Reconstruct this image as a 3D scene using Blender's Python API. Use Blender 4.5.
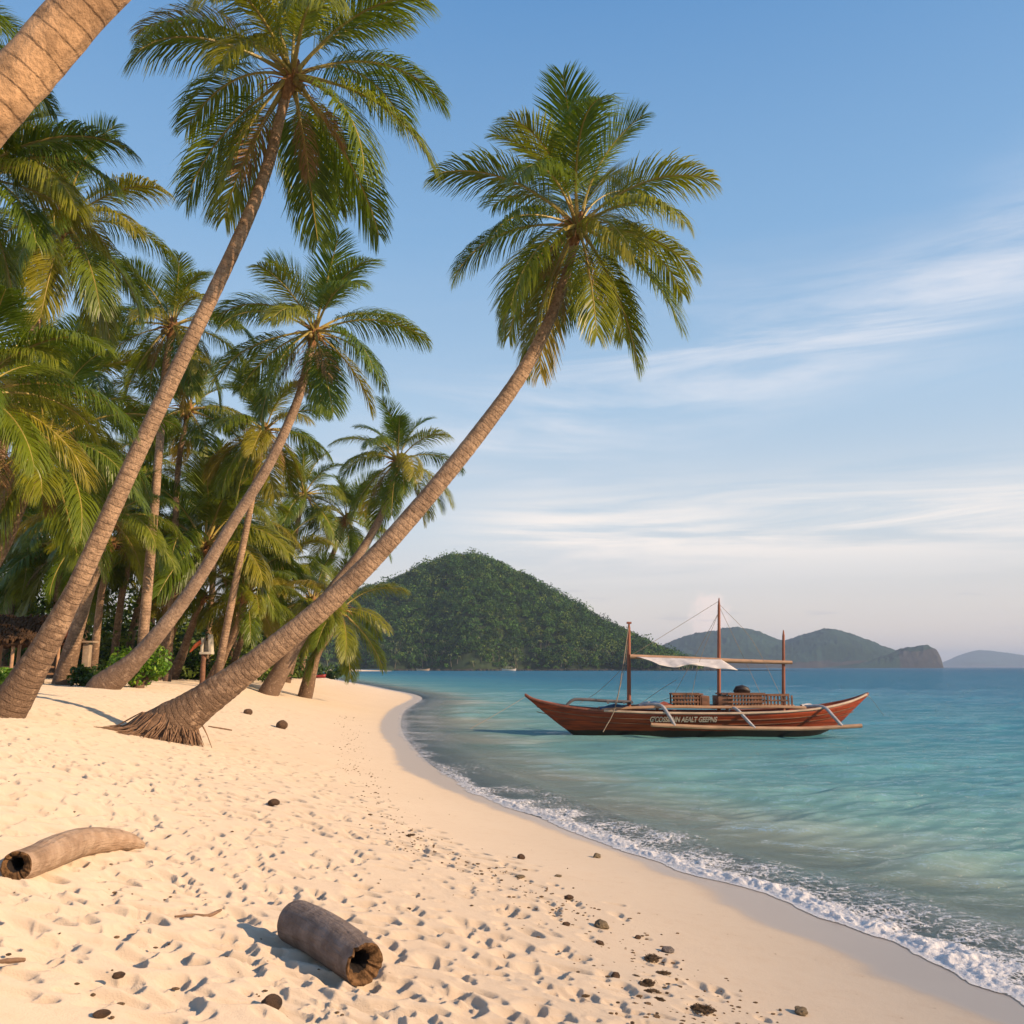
import bpy, bmesh, math, random
import numpy as np
from mathutils import Vector, Matrix
R = math.radians
for o in list(bpy.data.objects): bpy.data.objects.remove(o)
SC = bpy.context.scene
COL = SC.collection

# ------------------------------------------------------------------ camera
CAMZ, FOC, PITCH = 2.2, 880.0, math.atan(155/880)
cd = bpy.data.cameras.new('camera'); cam = bpy.data.objects.new('camera', cd); COL.objects.link(cam)
cam.location = (0, 0, CAMZ); cam.rotation_euler = (math.pi/2 + PITCH, 0, 0)
cd.sensor_width = 36; cd.lens = 36*FOC/1024; cd.clip_start = 0.05; cd.clip_end = 30000
SC.camera = cam
# ------------------------------------------------------------------ light
SUN_EL, SUN_AZ = R(23), math.atan2(0.92, -0.38)      # azimuth measured from +Y towards +X
sdir = Vector((math.sin(SUN_AZ)*math.cos(SUN_EL), math.cos(SUN_AZ)*math.cos(SUN_EL), math.sin(SUN_EL)))
sl = bpy.data.lights.new('sun', 'SUN'); sl.energy = 4.4; sl.angle = R(0.6); sl.color = (1.0, 0.72, 0.46)
so = bpy.data.objects.new('sun', sl); COL.objects.link(so)
so.rotation_euler = (-sdir).to_track_quat('-Z', 'Y').to_euler(); so.location = sdir*40
SC.view_settings.view_transform = 'Standard'; SC.view_settings.look = 'None'
SC.view_settings.exposure = 0.48; SC.view_settings.gamma = 1
SC.render.engine = 'CYCLES'
cy = SC.cycles
cy.use_denoising = True; cy.denoiser = 'OPENIMAGEDENOISE'
cy.max_bounces = 5; cy.diffuse_bounces = 3; cy.glossy_bounces = 3; cy.transmission_bounces = 3
cy.transparent_max_bounces = 12; cy.volume_bounces = 0; cy.caustics_reflective = False; cy.caustics_refractive = False
cy.sample_clamp_indirect = 4

class NT:
    """small node-tree helper"""
    def __init__(s, tree):
        s.t = tree; s.n = tree.nodes; s.l = tree.links
    def node(s, typ, **kw):
        nd = s.n.new(typ)
        for k, v in kw.items(): setattr(nd, k, v)
        return nd
    def inp(s, nd, key, v):
        if v is None: return
        sock = nd.inputs[key]
        if isinstance(v, bpy.types.NodeSocket): s.l.new(v, sock)
        else: sock.default_value = v
    def math(s, op, a, b=None, c=None, clamp=False):
        nd = s.node('ShaderNodeMath', operation=op, use_clamp=clamp)
        s.inp(nd, 0, a); s.inp(nd, 1, b); s.inp(nd, 2, c); return nd.outputs[0]
    def mix(s, f, a, b, mode='MIX'):
        nd = s.node('ShaderNodeMix', data_type='RGBA', blend_type=mode)
        s.inp(nd, 0, f)
        s.inp(nd, 6, tuple(a)+(1,) if isinstance(a, tuple) and len(a) == 3 else a)
        s.inp(nd, 7, tuple(b)+(1,) if isinstance(b, tuple) and len(b) == 3 else b)
        return nd.outputs[2]
    def smooth(s, v, a, b, lo=0., hi=1.):
        nd = s.node('ShaderNodeMapRange', interpolation_type='SMOOTHSTEP')
        for k, x in zip((0, 1, 2, 3, 4), (v, a, b, lo, hi)): s.inp(nd, k, x)
        return nd.outputs[0]
    def noise(s, vec, scale, detail=4, rough=.55, dist=0., out=0):
        nd = s.node('ShaderNodeTexNoise')
        if vec is not None: s.l.new(vec, nd.inputs['Vector'])
        s.inp(nd, 'Scale', scale); nd.inputs['Detail'].default_value = detail
        nd.inputs['Roughness'].default_value = rough; nd.inputs['Distortion'].default_value = dist
        return nd.outputs[out]
    def voro(s, vec, scale, feature='F1', rnd=1):
        nd = s.node('ShaderNodeTexVoronoi', feature=feature)
        s.l.new(vec, nd.inputs['Vector']); nd.inputs['Scale'].default_value = scale; nd.inputs['Randomness'].default_value = rnd
        return nd.outputs['Distance']
    def mapping(s, vec, scale=(1,1,1), rot=(0,0,0), loc=(0,0,0)):
        nd = s.node('ShaderNodeMapping'); s.l.new(vec, nd.inputs[0])
        nd.inputs['Scale'].default_value = scale; nd.inputs['Rotation'].default_value = rot; nd.inputs['Location'].default_value = loc
        return nd.outputs[0]
    def ramp(s, f, stops):
        nd = s.node('ShaderNodeValToRGB'); s.l.new(f, nd.inputs[0]); e = nd.color_ramp.elements
        while len(e) < len(stops): e.new(0.5)
        for el, (p, c) in zip(e, stops): el.position = p; el.color = tuple(c)+(1,)
        return nd.outputs[0]
    def bump(s, h, strength=.5, dist=.02, normal=None):
        nd = s.node('ShaderNodeBump'); s.l.new(h, nd.inputs['Height'])
        nd.inputs['Strength'].default_value = strength; nd.inputs['Distance'].default_value = dist
        if normal is not None: s.l.new(normal, nd.inputs['Normal'])
        return nd.outputs[0]
    def attr(s, name, out='Fac'):
        return s.node('ShaderNodeAttribute', attribute_name=name).outputs[out]

# ------------------------------------------------------------------ world: sky with clouds
W = bpy.data.worlds.new('World'); SC.world = W; W.use_nodes = True
w = NT(W.node_tree); w.n.clear()
sky = w.node('ShaderNodeTexSky', sky_type='NISHITA', sun_disc=False)
sky.sun_elevation = SUN_EL; sky.sun_rotation = SUN_AZ; sky.altitude = 0; sky.air_density = 1.0; sky.dust_density = 0.6; sky.ozone_density = 1.5
gen = w.node('ShaderNodeTexCoord').outputs['Generated']
sep = w.node('ShaderNodeSeparateXYZ'); w.l.new(gen, sep.inputs[0])
el = w.math('MULTIPLY', w.math('ARCSINE', sep.outputs[2]), 57.2958)
az = w.math('MULTIPLY', w.math('ARCTAN2', sep.outputs[0], sep.outputs[1]), 57.2958)
comb = w.node('ShaderNodeCombineXYZ'); w.l.new(az, comb.inputs[0]); w.l.new(el, comb.inputs[1])
ae = comb.outputs[0]
# natural sky graded towards the photographed dusk-blue: deep blue above, pale peach by the horizon
SKY_TINT = w.ramp(w.math('DIVIDE', el, 60., clamp=True),
    [(0.0, (1.0,0.78,0.68)), (0.06, (0.90,0.79,0.73)), (0.15, (0.68,0.76,0.83)), (0.28, (0.47,0.66,0.86)), (0.45, (0.27,0.50,0.80)), (0.68, (0.13,0.34,0.68)), (1.0, (0.06,0.19,0.50))])
SKY_TINT = w.mix(1., SKY_TINT, (7.2,7.2,7.2), 'MULTIPLY')
skyc = w.mix(0.8, sky.outputs[0], SKY_TINT)
# high diagonal cirrus
band = w.math('SUBTRACT', el, w.math('ADD', w.math('MULTIPLY', az, 0.22), 15.5))
wob = w.noise(w.mapping(ae, (0.06,0.12,1)), 1., 3)
band = w.math('ADD', band, w.math('MULTIPLY', w.math('SUBTRACT', wob, .5), 7.))
g1 = w.math('POWER', 2.718, w.math('MULTIPLY', w.math('MULTIPLY', band, band), -0.09))
st = w.noise(w.mapping(ae, (0.035,0.30,1), (0,0,R(-14))), 1., 7, .62, .6)
c1 = w.math('MULTIPLY', g1, w.smooth(st, .36, .70), clamp=True)
c1 = w.math('MULTIPLY', c1, w.smooth(az, -22., 8., .0, 1.))
# thin veils
st2 = w.noise(w.mapping(ae, (0.02,0.16,1), (0,0,R(-5)), (3,7,0)), 1., 6, .6, .4)
veil = w.math('MULTIPLY', w.smooth(st2, .5, .78), w.smooth(el, 34., 8.))
# low warm band near 8-10 degrees
lb = w.math('SUBTRACT', el, 8.6); lb = w.math('MULTIPLY', w.math('MULTIPLY', lb, lb), -0.16)
g2 = w.math('POWER', 2.718, lb)
st3 = w.noise(w.mapping(ae, (0.045,0.55,1), (0,0,R(2)), (11,3,0)), 1., 6, .6, .5)
c2 = w.math('MULTIPLY', w.math('MULTIPLY', g2, w.smooth(st3, .33, .62)), w.smooth(az, -9., 4.))
# cumulus puff low down
pu = w.math('SUBTRACT', az, 12.6); pv = w.math('SUBTRACT', el, 3.0)
pd = w.math('ADD', w.math('MULTIPLY', w.math('MULTIPLY', pu, pu), .45), w.math('MULTIPLY', w.math('MULTIPLY', pv, pv), .32))
pn = w.noise(ae, 1.3, 5, .6)
c3 = w.smooth(w.math('ADD', pd, w.math('MULTIPLY', w.math('SUBTRACT', pn, .5), 2.2)), 1.1, .2)
# grey flecks
st4 = w.noise(w.mapping(ae, (0.14,1.1,1), (0,0,0), (5,9,0)), 1., 4, .5)
c4 = w.math('MULTIPLY', w.smooth(st4, .62, .72), w.math('MULTIPLY', w.smooth(el, 1.5, 3.), w.smooth(el, 6.5, 4.5)))
skyc = w.mix(w.math('MULTIPLY', c1, .66), skyc, (7.2,6.9,7.0))
skyc = w.mix(w.math('MULTIPLY', veil, .30), skyc, (5.3,5.2,5.4))
skyc = w.mix(w.math('MULTIPLY', c2, .88), skyc, (8.0,7.2,6.6))
skyc = w.mix(w.math('MULTIPLY', c3, .5), skyc, (8.6,6.8,6.1))
skyc = w.mix(w.math('MULTIPLY', c4, .30), skyc, (3.8,3.8,4.3))
bg = w.node('ShaderNodeBackground'); w.l.new(skyc, bg.inputs[0]); bg.inputs[1].default_value = 0.10
wo = w.node('ShaderNodeOutputWorld'); w.l.new(bg.outputs[0], wo.inputs[0])

# ------------------------------------------------------------------ numeric helpers
rng = np.random.default_rng(7); random.seed(7)
def ray(px, py):
    c, s = math.cos(PITCH), math.sin(PITCH)
    u, v = (px-512)/FOC, (512-py)/FOC
    return Vector((u, c - v*s, s + v*c))
def at(px, py, Y):
    d = ray(px, py); return Vector((0, 0, CAMZ)) + d*(Y/d.y)
def vnoise(x, y, seed=0):
    xi = np.floor(x).astype(np.int64); yi = np.floor(y).astype(np.int64)
    fx = x-xi; fy = y-yi; fx = fx*fx*(3-2*fx); fy = fy*fy*(3-2*fy)
    def h(a, b):
        n = (a*374761393 + b*668265263 + seed*974711) & 0x7fffffff
        n = ((n ^ (n >> 13))*1274126177) & 0x7fffffff
        return ((n ^ (n >> 16)) & 0xffff)/65535.
    return (h(xi,yi)*(1-fx)+h(xi+1,yi)*fx)*(1-fy) + (h(xi,yi+1)*(1-fx)+h(xi+1,yi+1)*fx)*fy
def fbm(x, y, sc=1., octv=4, seed=0, gain=.5):
    t = 0; a = 1; tot = 0
    for i in range(octv):
        t = t + a*(vnoise(np.asarray(x)*sc+17.3*i, np.asarray(y)*sc-9.1*i, seed+i)-.5); tot += a; a *= gain; sc *= 2.03
    return t/tot*2
def sstep(a, b, x):
    t = np.clip((x-a)/(b-a), 0, 1); return t*t*(3-2*t)
def sea_pt(px, py):
    d = ray(px, py); t = -CAMZ/d.z; return (d.x*t, d.y*t)
WL = [(1075,1022),(1024,1001),(975,982),(928,952),(874,931),(817,911),(757,889),(700,876),(650,858),(611,846),(561,825),(511,808),(470,788),(450,777),(430,764),(414,748),(404,735),(401,722),(406,710),(422,699),(385,688.5),(345,681),(322,676.5)]
wl = sorted([(sea_pt(*p)[1], sea_pt(*p)[0]) for p in WL])
y0, x0 = wl[0]
wl = [(-60., x0+60), (-10., x0+9.5), (2., x0+2.2)] + wl + [(300.,-78.), (430.,-150.), (600.,-260.), (900.,-420.), (3000.,-1500.)]
WLy = np.array([a for a, b in wl]); WLx = np.array([b for a, b in wl])
def smooth_interp(q, X, Y):          # monotone cubic (pchip-like)
    q = np.asarray(q, float); h = np.diff(X); d = np.diff(Y)/h
    m = np.zeros_like(Y); m[1:-1] = np.where(d[1:]*d[:-1] > 0, 2*d[1:]*d[:-1]/(d[1:]+d[:-1]+1e-12), 0); m[0] = d[0]; m[-1] = d[-1]
    i = np.clip(np.searchsorted(X, q)-1, 0, len(X)-2); t = np.clip((q-X[i])/h[i], 0, 1)
    return (2*t**3-3*t**2+1)*Y[i] + (t**3-2*t**2+t)*h[i]*m[i] + (-2*t**3+3*t**2)*Y[i+1] + (t**3-t**2)*h[i]*m[i+1]
def Xw(y): return smooth_interp(y, WLy, WLx)
WET = [(969,1023),(858,972),(779,942),(719,911),(650,872),(600,848),(540,828),(480,806),(440,790),(400,772),(392,750),(378,732),(385,715),(410,700)]
wt = sorted([(sea_pt(*p)[1], sea_pt(*p)[0]) for p in WET])
WTy = np.array([a for a, b in wt]); WTs = np.array([max(.25, float(Xw(a))-b) for a, b in wt])
WTy = np.append(WTy, [100., 250.]); WTs = np.append(WTs, [1.0, 2.])
def wet_s(y): return np.interp(y, WTy, WTs)
FS = np.array([-4000,-60,-30,-12,-5,-2,0,1,2,3,4,5,6,8,10,14,20,60,4000.])
FZ = np.array([-14,-4.5,-3.0,-1.5,-.6,-.17,0,.075,.2,.38,.58,.78,.98,1.42,1.58,1.66,1.70,1.80,1.9])
def zbase(x, y):
    s = Xw(y) - x
    return smooth_interp(s, FS, FZ) + .05*fbm(x, y, .35, 3, 5)*sstep(1.5, 4, s)
def zs(x, y): return float(zbase(np.array([x]), np.array([y]))[0])
_GT = [900.]
def gnd(px, py):
    d = ray(px, py); hit = _GT[-1]
    lo, hi = 1., 900.
    for k in range(3):
        T = np.geomspace(lo, hi, 60); g = zbase(d.x*T, d.y*T); below = CAMZ + d.z*T <= g
        i = int(np.argmax(below)) if below.any() else len(T)-1
        lo, hi = T[max(i-1,0)], T[i]
    return Vector((0, 0, CAMZ)) + d*float(hi)

# ------------------------------------------------------------------ object helpers
def tag(o, label=None, cat=None, group=None, kind=None):
    if label: o['label'] = label
    if cat: o['category'] = cat
    if group: o['group'] = group
    if kind: o['kind'] = kind
    return o
def thing(name, label, cat, loc, group=None):
    o = bpy.data.objects.new(name, None); COL.objects.link(o); o.location = loc; o.empty_display_size = .2
    return tag(o, label, cat, group)
def link(name, me, parent=None, loc=None):
    o = bpy.data.objects.new(name, me); COL.objects.link(o)
    if parent: o.parent = parent
    if loc is not None: o.location = loc
    return o
def npmesh(name, V, F, mats, smooth=True, attrs=None, matidx=None, uv=None):
    V = np.asarray(V, np.float32); F = np.asarray(F, np.int32); k = F.shape[1]
    me = bpy.data.meshes.new(name)
    me.vertices.add(len(V)); me.vertices.foreach_set('co', V.ravel())
    me.loops.add(F.size); me.loops.foreach_set('vertex_index', F.ravel())
    me.polygons.add(len(F)); me.polygons.foreach_set('loop_start', np.arange(0, F.size, k, dtype=np.int32))
    me.polygons.foreach_set('loop_total', np.full(len(F), k, np.int32))
    if smooth: me.polygons.foreach_set('use_smooth', np.ones(len(F), bool))
    for m in (mats if isinstance(mats, (list, tuple)) else [mats]): me.materials.append(m)
    if matidx is not None: me.polygons.foreach_set('material_index', np.asarray(matidx, np.int32))
    if attrs:
        for an, av in attrs.items():
            av = np.asarray(av, np.float32)
            if av.ndim == 1:
                a = me.attributes.new(an, 'FLOAT', 'POINT'); a.data.foreach_set('value', av)
            else:
                a = me.attributes.new(an, 'FLOAT_COLOR', 'POINT'); a.data.foreach_set('color', np.hstack([av, np.ones((len(av),1))]).astype(np.float32).ravel())
    if uv is not None:
        l = me.uv_layers.new(name='UVMap'); l.data.foreach_set('uv', np.asarray(uv, np.float32)[F.ravel()].ravel())
    me.update(calc_edges=True); me.validate(); return me
def grid_faces(nr, nc, wrap=False):
    r = np.arange(nr-1)[:,None]; c = np.arange(nc if wrap else nc-1)[None,:]; c2 = (c+1) % nc
    a = r*nc+c; b = r*nc+c2; d = (r+1)*nc+c; e = (r+1)*nc+c2
    return np.stack([a,b,e,d], -1).reshape(-1,4)
class MB:
    """collects shapes into one mesh"""
    def __init__(s): s.v = []; s.f = []; s.m = []; s.uv = []
    def add(s, V, F, m=0, uv=None):
        o = len(s.v); s.v += [tuple(p) for p in V]; s.f += [tuple(i+o for i in f) for f in F]; s.m += [m]*len(F)
        s.uv += [tuple(p) for p in uv] if uv is not None else [(0,0)]*len(V)
    def box(s, c, d, rot=None, m=0, bev=0.0):
        bm = bmesh.new(); bmesh.ops.create_cube(bm, size=1)
        for v in bm.verts: v.co = Vector((v.co.x*d[0], v.co.y*d[1], v.co.z*d[2]))
        if bev: bmesh.ops.bevel(bm, geom=bm.edges[:], offset=bev, segments=2, affect='EDGES', profile=.6)
        M = (rot.to_4x4() if rot else Matrix.Identity(4)); M = Matrix.Translation(c) @ M
        bm.verts.index_update(); s.add([M @ v.co for v in bm.verts], [[v.index for v in f.verts] for f in bm.faces], m); bm.free()
    def tube(s, pts, rad, n=10, m=0, caps=True, wob=0., uvs=False):
        pts = [Vector(p) for p in pts]; k = len(pts); rad = rad if hasattr(rad, '__len__') else [rad]*k
        T = [(pts[min(i+1,k-1)]-pts[max(i-1,0)]).normalized() for i in range(k)]
        a = T[0].cross(Vector((0,1,0))); a = a if a.length > .1 else T[0].cross(Vector((1,0,0))); a.normalize()
        V = []; UV = []; L = 0
        for i in range(k):
            a = (a - T[i]*a.dot(T[i])).normalized(); b = T[i].cross(a)
            if i: L += (pts[i]-pts[i-1]).length
            for j in range(n):
                t = 2*math.pi*j/n; r = rad[i]*(1+wob*(random.random()-.5))
                V.append(pts[i] + (a*math.cos(t)+b*math.sin(t))*r); UV.append((j/n, L))
        F = [(i*n+j, i*n+(j+1)%n, (i+1)*n+(j+1)%n, (i+1)*n+j) for i in range(k-1) for j in range(n)]
        if caps: F += [tuple(range(n))[::-1], tuple((k-1)*n+j for j in range(n))]
        s.add(V, F, m, UV)
    def build(s, name, mats, parent=None, loc=None, smooth=True, off=None):
        me = bpy.data.meshes.new(name); V = s.v
        if off is not None: V = [(p[0]-off[0], p[1]-off[1], p[2]-off[2]) for p in V]
        me.from_pydata(V, [], s.f)
        for m in (mats if isinstance(mats, (list, tuple)) else [mats]): me.materials.append(m)
        me.polygons.foreach_set('material_index', s.m)
        if smooth: me.polygons.foreach_set('use_smooth', [True]*len(s.f)); 
        l = me.uv_layers.new(name='UVMap'); idx = np.zeros(len(me.loops), np.int32); me.loops.foreach_get('vertex_index', idx)
        l.data.foreach_set('uv', np.array(s.uv, np.float32)[idx].ravel())
        me.update()
        if smooth:
            try: me.set_sharp_from_angle(angle=R(40))
            except Exception: pass
        return link(name, me, parent, loc)
def catmull(P, n):
    P = [Vector(p) for p in P]; P = [P[0]*2-P[1]] + P + [P[-1]*2-P[-2]]; out = []
    for i in range(1, len(P)-2):
        for k in range(n):
            t = k/n; a, b, c, d = P[i-1], P[i], P[i+1], P[i+2]
            out.append(.5*((2*b)+(c-a)*t+(2*a-5*b+4*c-d)*t*t+(3*b-3*c+d-a)*t**3))
    return out + [P[-2]]

# ------------------------------------------------------------------ materials
def mat(name):
    m = bpy.data.materials.new(name); m.use_nodes = True; t = NT(m.node_tree); t.n.clear()
    out = t.node('ShaderNodeOutputMaterial'); return m, t, out
def simple(name, col, rough=.6, var=.25, scale=6., bump=.3, bdist=.01, spec=.4, dark=None, stretch=(1,1,1), metal=0):
    m, t, out = mat(name); tc = t.node('ShaderNodeTexCoord').outputs['Object']
    v = t.mapping(tc, stretch); n = t.noise(v, scale, 6, .6)
    n2 = t.noise(v, scale*5.3, 4, .6)
    dk = dark or tuple(c*(1-var) for c in col); lt = tuple(min(1, c*(1+var*.6)) for c in col)
    c = t.mix(t.smooth(n, .3, .7), dk, lt); c = t.mix(t.math('MULTIPLY', n2, .35), c, tuple(x*.55 for x in col))
    p = t.node('ShaderNodeBsdfPrincipled'); t.l.new(c, p.inputs['Base Color']); p.inputs['Roughness'].default_value = rough
    p.inputs['Specular IOR Level'].default_value = spec; p.inputs['Metallic'].default_value = metal
    if bump: t.l.new(t.bump(t.math('ADD', n, t.math('MULTIPLY', n2, .5)), bump, bdist), p.inputs['Normal'])
    t.l.new(p.outputs[0], out.inputs[0]); return m
def leafmat(name, cols, rough=.38, trans=.34, attr=None, spec=.5):
    m, t, out = mat(name)
    if attr: c = t.attr(attr, 'Color')
    else:
        oi = t.node('ShaderNodeObjectInfo').outputs['Random']; c = t.ramp(oi, cols)
    tc = t.node('ShaderNodeTexCoord').outputs['Object']
    n = t.noise(tc, 9., 3); c = t.mix(1., c, t.ramp(n, [(.3,(.72,.75,.7)),(.7,(1.2,1.15,1.1))]), 'MULTIPLY')
    p = t.node('ShaderNodeBsdfPrincipled'); t.l.new(c, p.inputs['Base Color']); p.inputs['Roughness'].default_value = rough
    p.inputs['Specular IOR Level'].default_value = spec
    tr = t.node('ShaderNodeBsdfTranslucent'); t.l.new(t.mix(1., c, (1.5,1.6,.6), 'MULTIPLY'), tr.inputs[0])
    mx = t.node('ShaderNodeMixShader'); mx.inputs[0].default_value = trans
    t.l.new(p.outputs[0], mx.inputs[1]); t.l.new(tr.outputs[0], mx.inputs[2]); t.l.new(mx.outputs[0], out.inputs[0]); return m

def sand_material():
    m, t, out = mat('beach_sand'); tc = t.node('ShaderNodeTexCoord').outputs['Object']
    s = t.attr('shore'); wet = t.attr('wet')
    big = t.noise(tc, .5, 5); mid = t.noise(tc, 7., 5, .65); gr = t.noise(tc, 160., 3, .7)
    c = t.mix(big, (.59,.475,.35), (.655,.54,.405))
    c = t.mix(t.math('MULTIPLY', t.smooth(mid, .45, .75), .35), c, (.56,.42,.29))
    c = t.mix(t.smooth(gr, .58, .74, 0, .4), c, (.36,.26,.18))
    # leaf litter and trampled ground in the grove
    lit = t.noise(tc, 2.3, 6, .7)
    c = t.mix(t.math('MULTIPLY', t.smooth(s, 11., 26.), t.smooth(lit, .40, .6, .25, 1.)), c, (.15,.105,.055))
    spk = t.voro(tc, 15.); c = t.mix(t.math('MULTIPLY', t.smooth(spk, .14, .09), t.smooth(mid, .56, .66)), c, (.20,.12,.07))
    wn = t.math('ADD', wet, t.math('MULTIPLY', t.math('SUBTRACT', t.noise(tc, 1.6, 4), .5), .5))
    wf = t.smooth(wn, .35, .75)
    c = t.mix(wf, c, (.42,.345,.275)); c = t.mix(t.smooth(s, 0., -.8), c, (.66,.60,.48))
    p = t.node('ShaderNodeBsdfPrincipled'); t.l.new(c, p.inputs['Base Color'])
    p.inputs['Diffuse Roughness'].default_value = 1.; t.l.new(t.smooth(wf, 0., 1., .9, .30), p.inputs['Roughness']); t.l.new(t.smooth(wf, 0, 1, .15, .35), p.inputs['Specular IOR Level'])
    h = t.math('ADD', t.math('MULTIPLY', mid, .7), t.math('MULTIPLY', gr, .35))
    h = t.math('ADD', h, t.math('MULTIPLY', t.noise(tc, 30., 3, .6), .5))
    h = t.math('MULTIPLY', h, t.smooth(wf, 0., 1., 1., .05))
    h = t.math('MULTIPLY', h, t.smooth(s, 1., 4., .35, 1.))
    t.l.new(t.bump(h, .55, .018), p.inputs['Normal']); t.l.new(p.outputs[0], out.inputs[0]); return m

def water_material():
    m, t, out = mat('sea_water'); geo = t.node('ShaderNodeNewGeometry').outputs['Position']
    d = t.attr('depth'); sh = t.attr('shore')
    cl = t.ramp(t.math('DIVIDE', t.math('ADD', d, t.math('MULTIPLY', t.math('SUBTRACT', t.noise(t.mapping(geo, (.06,.15,1)), 1., 3), .5), 1.6)), 14., clamp=True),
        [(0.0,(.40,.44,.36)), (.035,(.17,.335,.31)), (.11,(.085,.265,.30)), (.26,(.040,.185,.27)), (.5,(.025,.12,.20)), (1.,(.018,.080,.15))])
    d1 = t.node('ShaderNodeBsdfDiffuse'); t.l.new(cl, d1.inputs[0])
    tr = t.node('ShaderNodeBsdfTransparent'); tr.inputs[0].default_value = (.92,.98,.96,1)
    body = t.node('ShaderNodeMixShader'); al = t.math('SUBTRACT', 1., t.math('POWER', 2.718, t.math('MULTIPLY', d, -5.)))
    t.l.new(al, body.inputs[0]); t.l.new(tr.outputs[0], body.inputs[1]); t.l.new(d1.outputs[0], body.inputs[2])
    v1 = t.mapping(geo, (.40,2.1,1), (0,0,R(9))); v2 = t.mapping(geo, (1.4,6.5,1), (0,0,R(-6))); v3 = t.mapping(geo, (.09,.30,1), (0,0,R(6)))
    n1 = t.noise(v1, 1., 5, .6, .5); n2 = t.noise(v2, 1., 4, .6, .4); n3 = t.noise(v3, 1., 5, .65)
    h = t.math('ADD', t.math('MULTIPLY', n1, .85), t.math('MULTIPLY', n2, .34))
    n4 = t.noise(t.mapping(geo, (.018,.055,1), (0,0,R(-5))), 1., 5, .7)
    h = t.math('ADD', t.math('ADD', h, t.math('MULTIPLY', t.math('MULTIPLY', n3, 2.4), t.smooth(sh, -5., -30.))), t.math('MULTIPLY', t.math('MULTIPLY', n4, 10.), t.smooth(sh, -40., -150.)))
    h = t.math('MULTIPLY', h, t.smooth(sh, 0., -4., .45, 1.))
    nb = t.bump(h, 1., 1.)
    gl = t.node('ShaderNodeBsdfGlossy'); gl.inputs['Roughness'].default_value = .05; t.l.new(nb, gl.inputs['Normal']); gl.inputs[0].default_value = (.95,.97,1,1)
    fr = t.node('ShaderNodeFresnel'); fr.inputs[0].default_value = 1.33; t.l.new(nb, fr.inputs['Normal'])
    ff = t.math('MULTIPLY', fr.outputs[0], 1.0, clamp=True)
    mx = t.node('ShaderNodeMixShader'); t.l.new(ff, mx.inputs[0]); t.l.new(body.outputs[0], mx.inputs[1]); t.l.new(gl.outputs[0], mx.inputs[2])
    t.l.new(mx.outputs[0], out.inputs[0]); return m

def foam_material():
    m, t, out = mat('foam_white'); geo = t.node('ShaderNodeNewGeometry').outputs['Position']; d = t.attr('dens')
    wv = t.node('ShaderNodeMixRGB')  # domain warp
    wn = t.noise(geo, 5., 3, out=1); wv.inputs[0].default_value = .10; t.l.new(geo, wv.inputs[1]); t.l.new(wn, wv.inputs[2])
    e = t.voro(wv.outputs[0], 9., 'DISTANCE_TO_EDGE'); e2 = t.voro(wv.outputs[0], 26., 'DISTANCE_TO_EDGE')
    lace = t.math('MAXIMUM', t.smooth(e, .13, .02), t.math('MULTIPLY', t.smooth(e2, .16, .03), .8))
    n = t.noise(geo, 14., 5, .65)
    a = t.math('ADD', t.math('MULTIPLY', d, 1.25), t.math('MULTIPLY', t.math('SUBTRACT', n, .5), 1.4))
    a = t.math('ADD', a, t.math('MULTIPLY', t.math('SUBTRACT', lace, .55), .42))
    a = t.smooth(a, .34, .72); a = t.math('MULTIPLY', a, t.smooth(d, .0, .12))
    p = t.node('ShaderNodeBsdfPrincipled'); p.inputs['Base Color'].default_value = (.80,.77,.74,1); p.inputs['Roughness'].default_value = .5; p.inputs['Subsurface Weight'].default_value = .5; p.inputs['Subsurface Radius'].default_value = (.05,.05,.05); p.inputs['Subsurface Scale'].default_value = 1.
    t.l.new(t.bump(t.math('ADD', n, t.noise(geo, 60., 3)), .6, .02), p.inputs['Normal'])
    tr = t.node('ShaderNodeBsdfTransparent'); mx = t.node('ShaderNodeMixShader')
    t.l.new(t.math('MULTIPLY', a, .88), mx.inputs[0]); t.l.new(tr.outputs[0], mx.inputs[1]); t.l.new(p.outputs[0], mx.inputs[2]); t.l.new(mx.outputs[0], out.inputs[0]); return m

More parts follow.
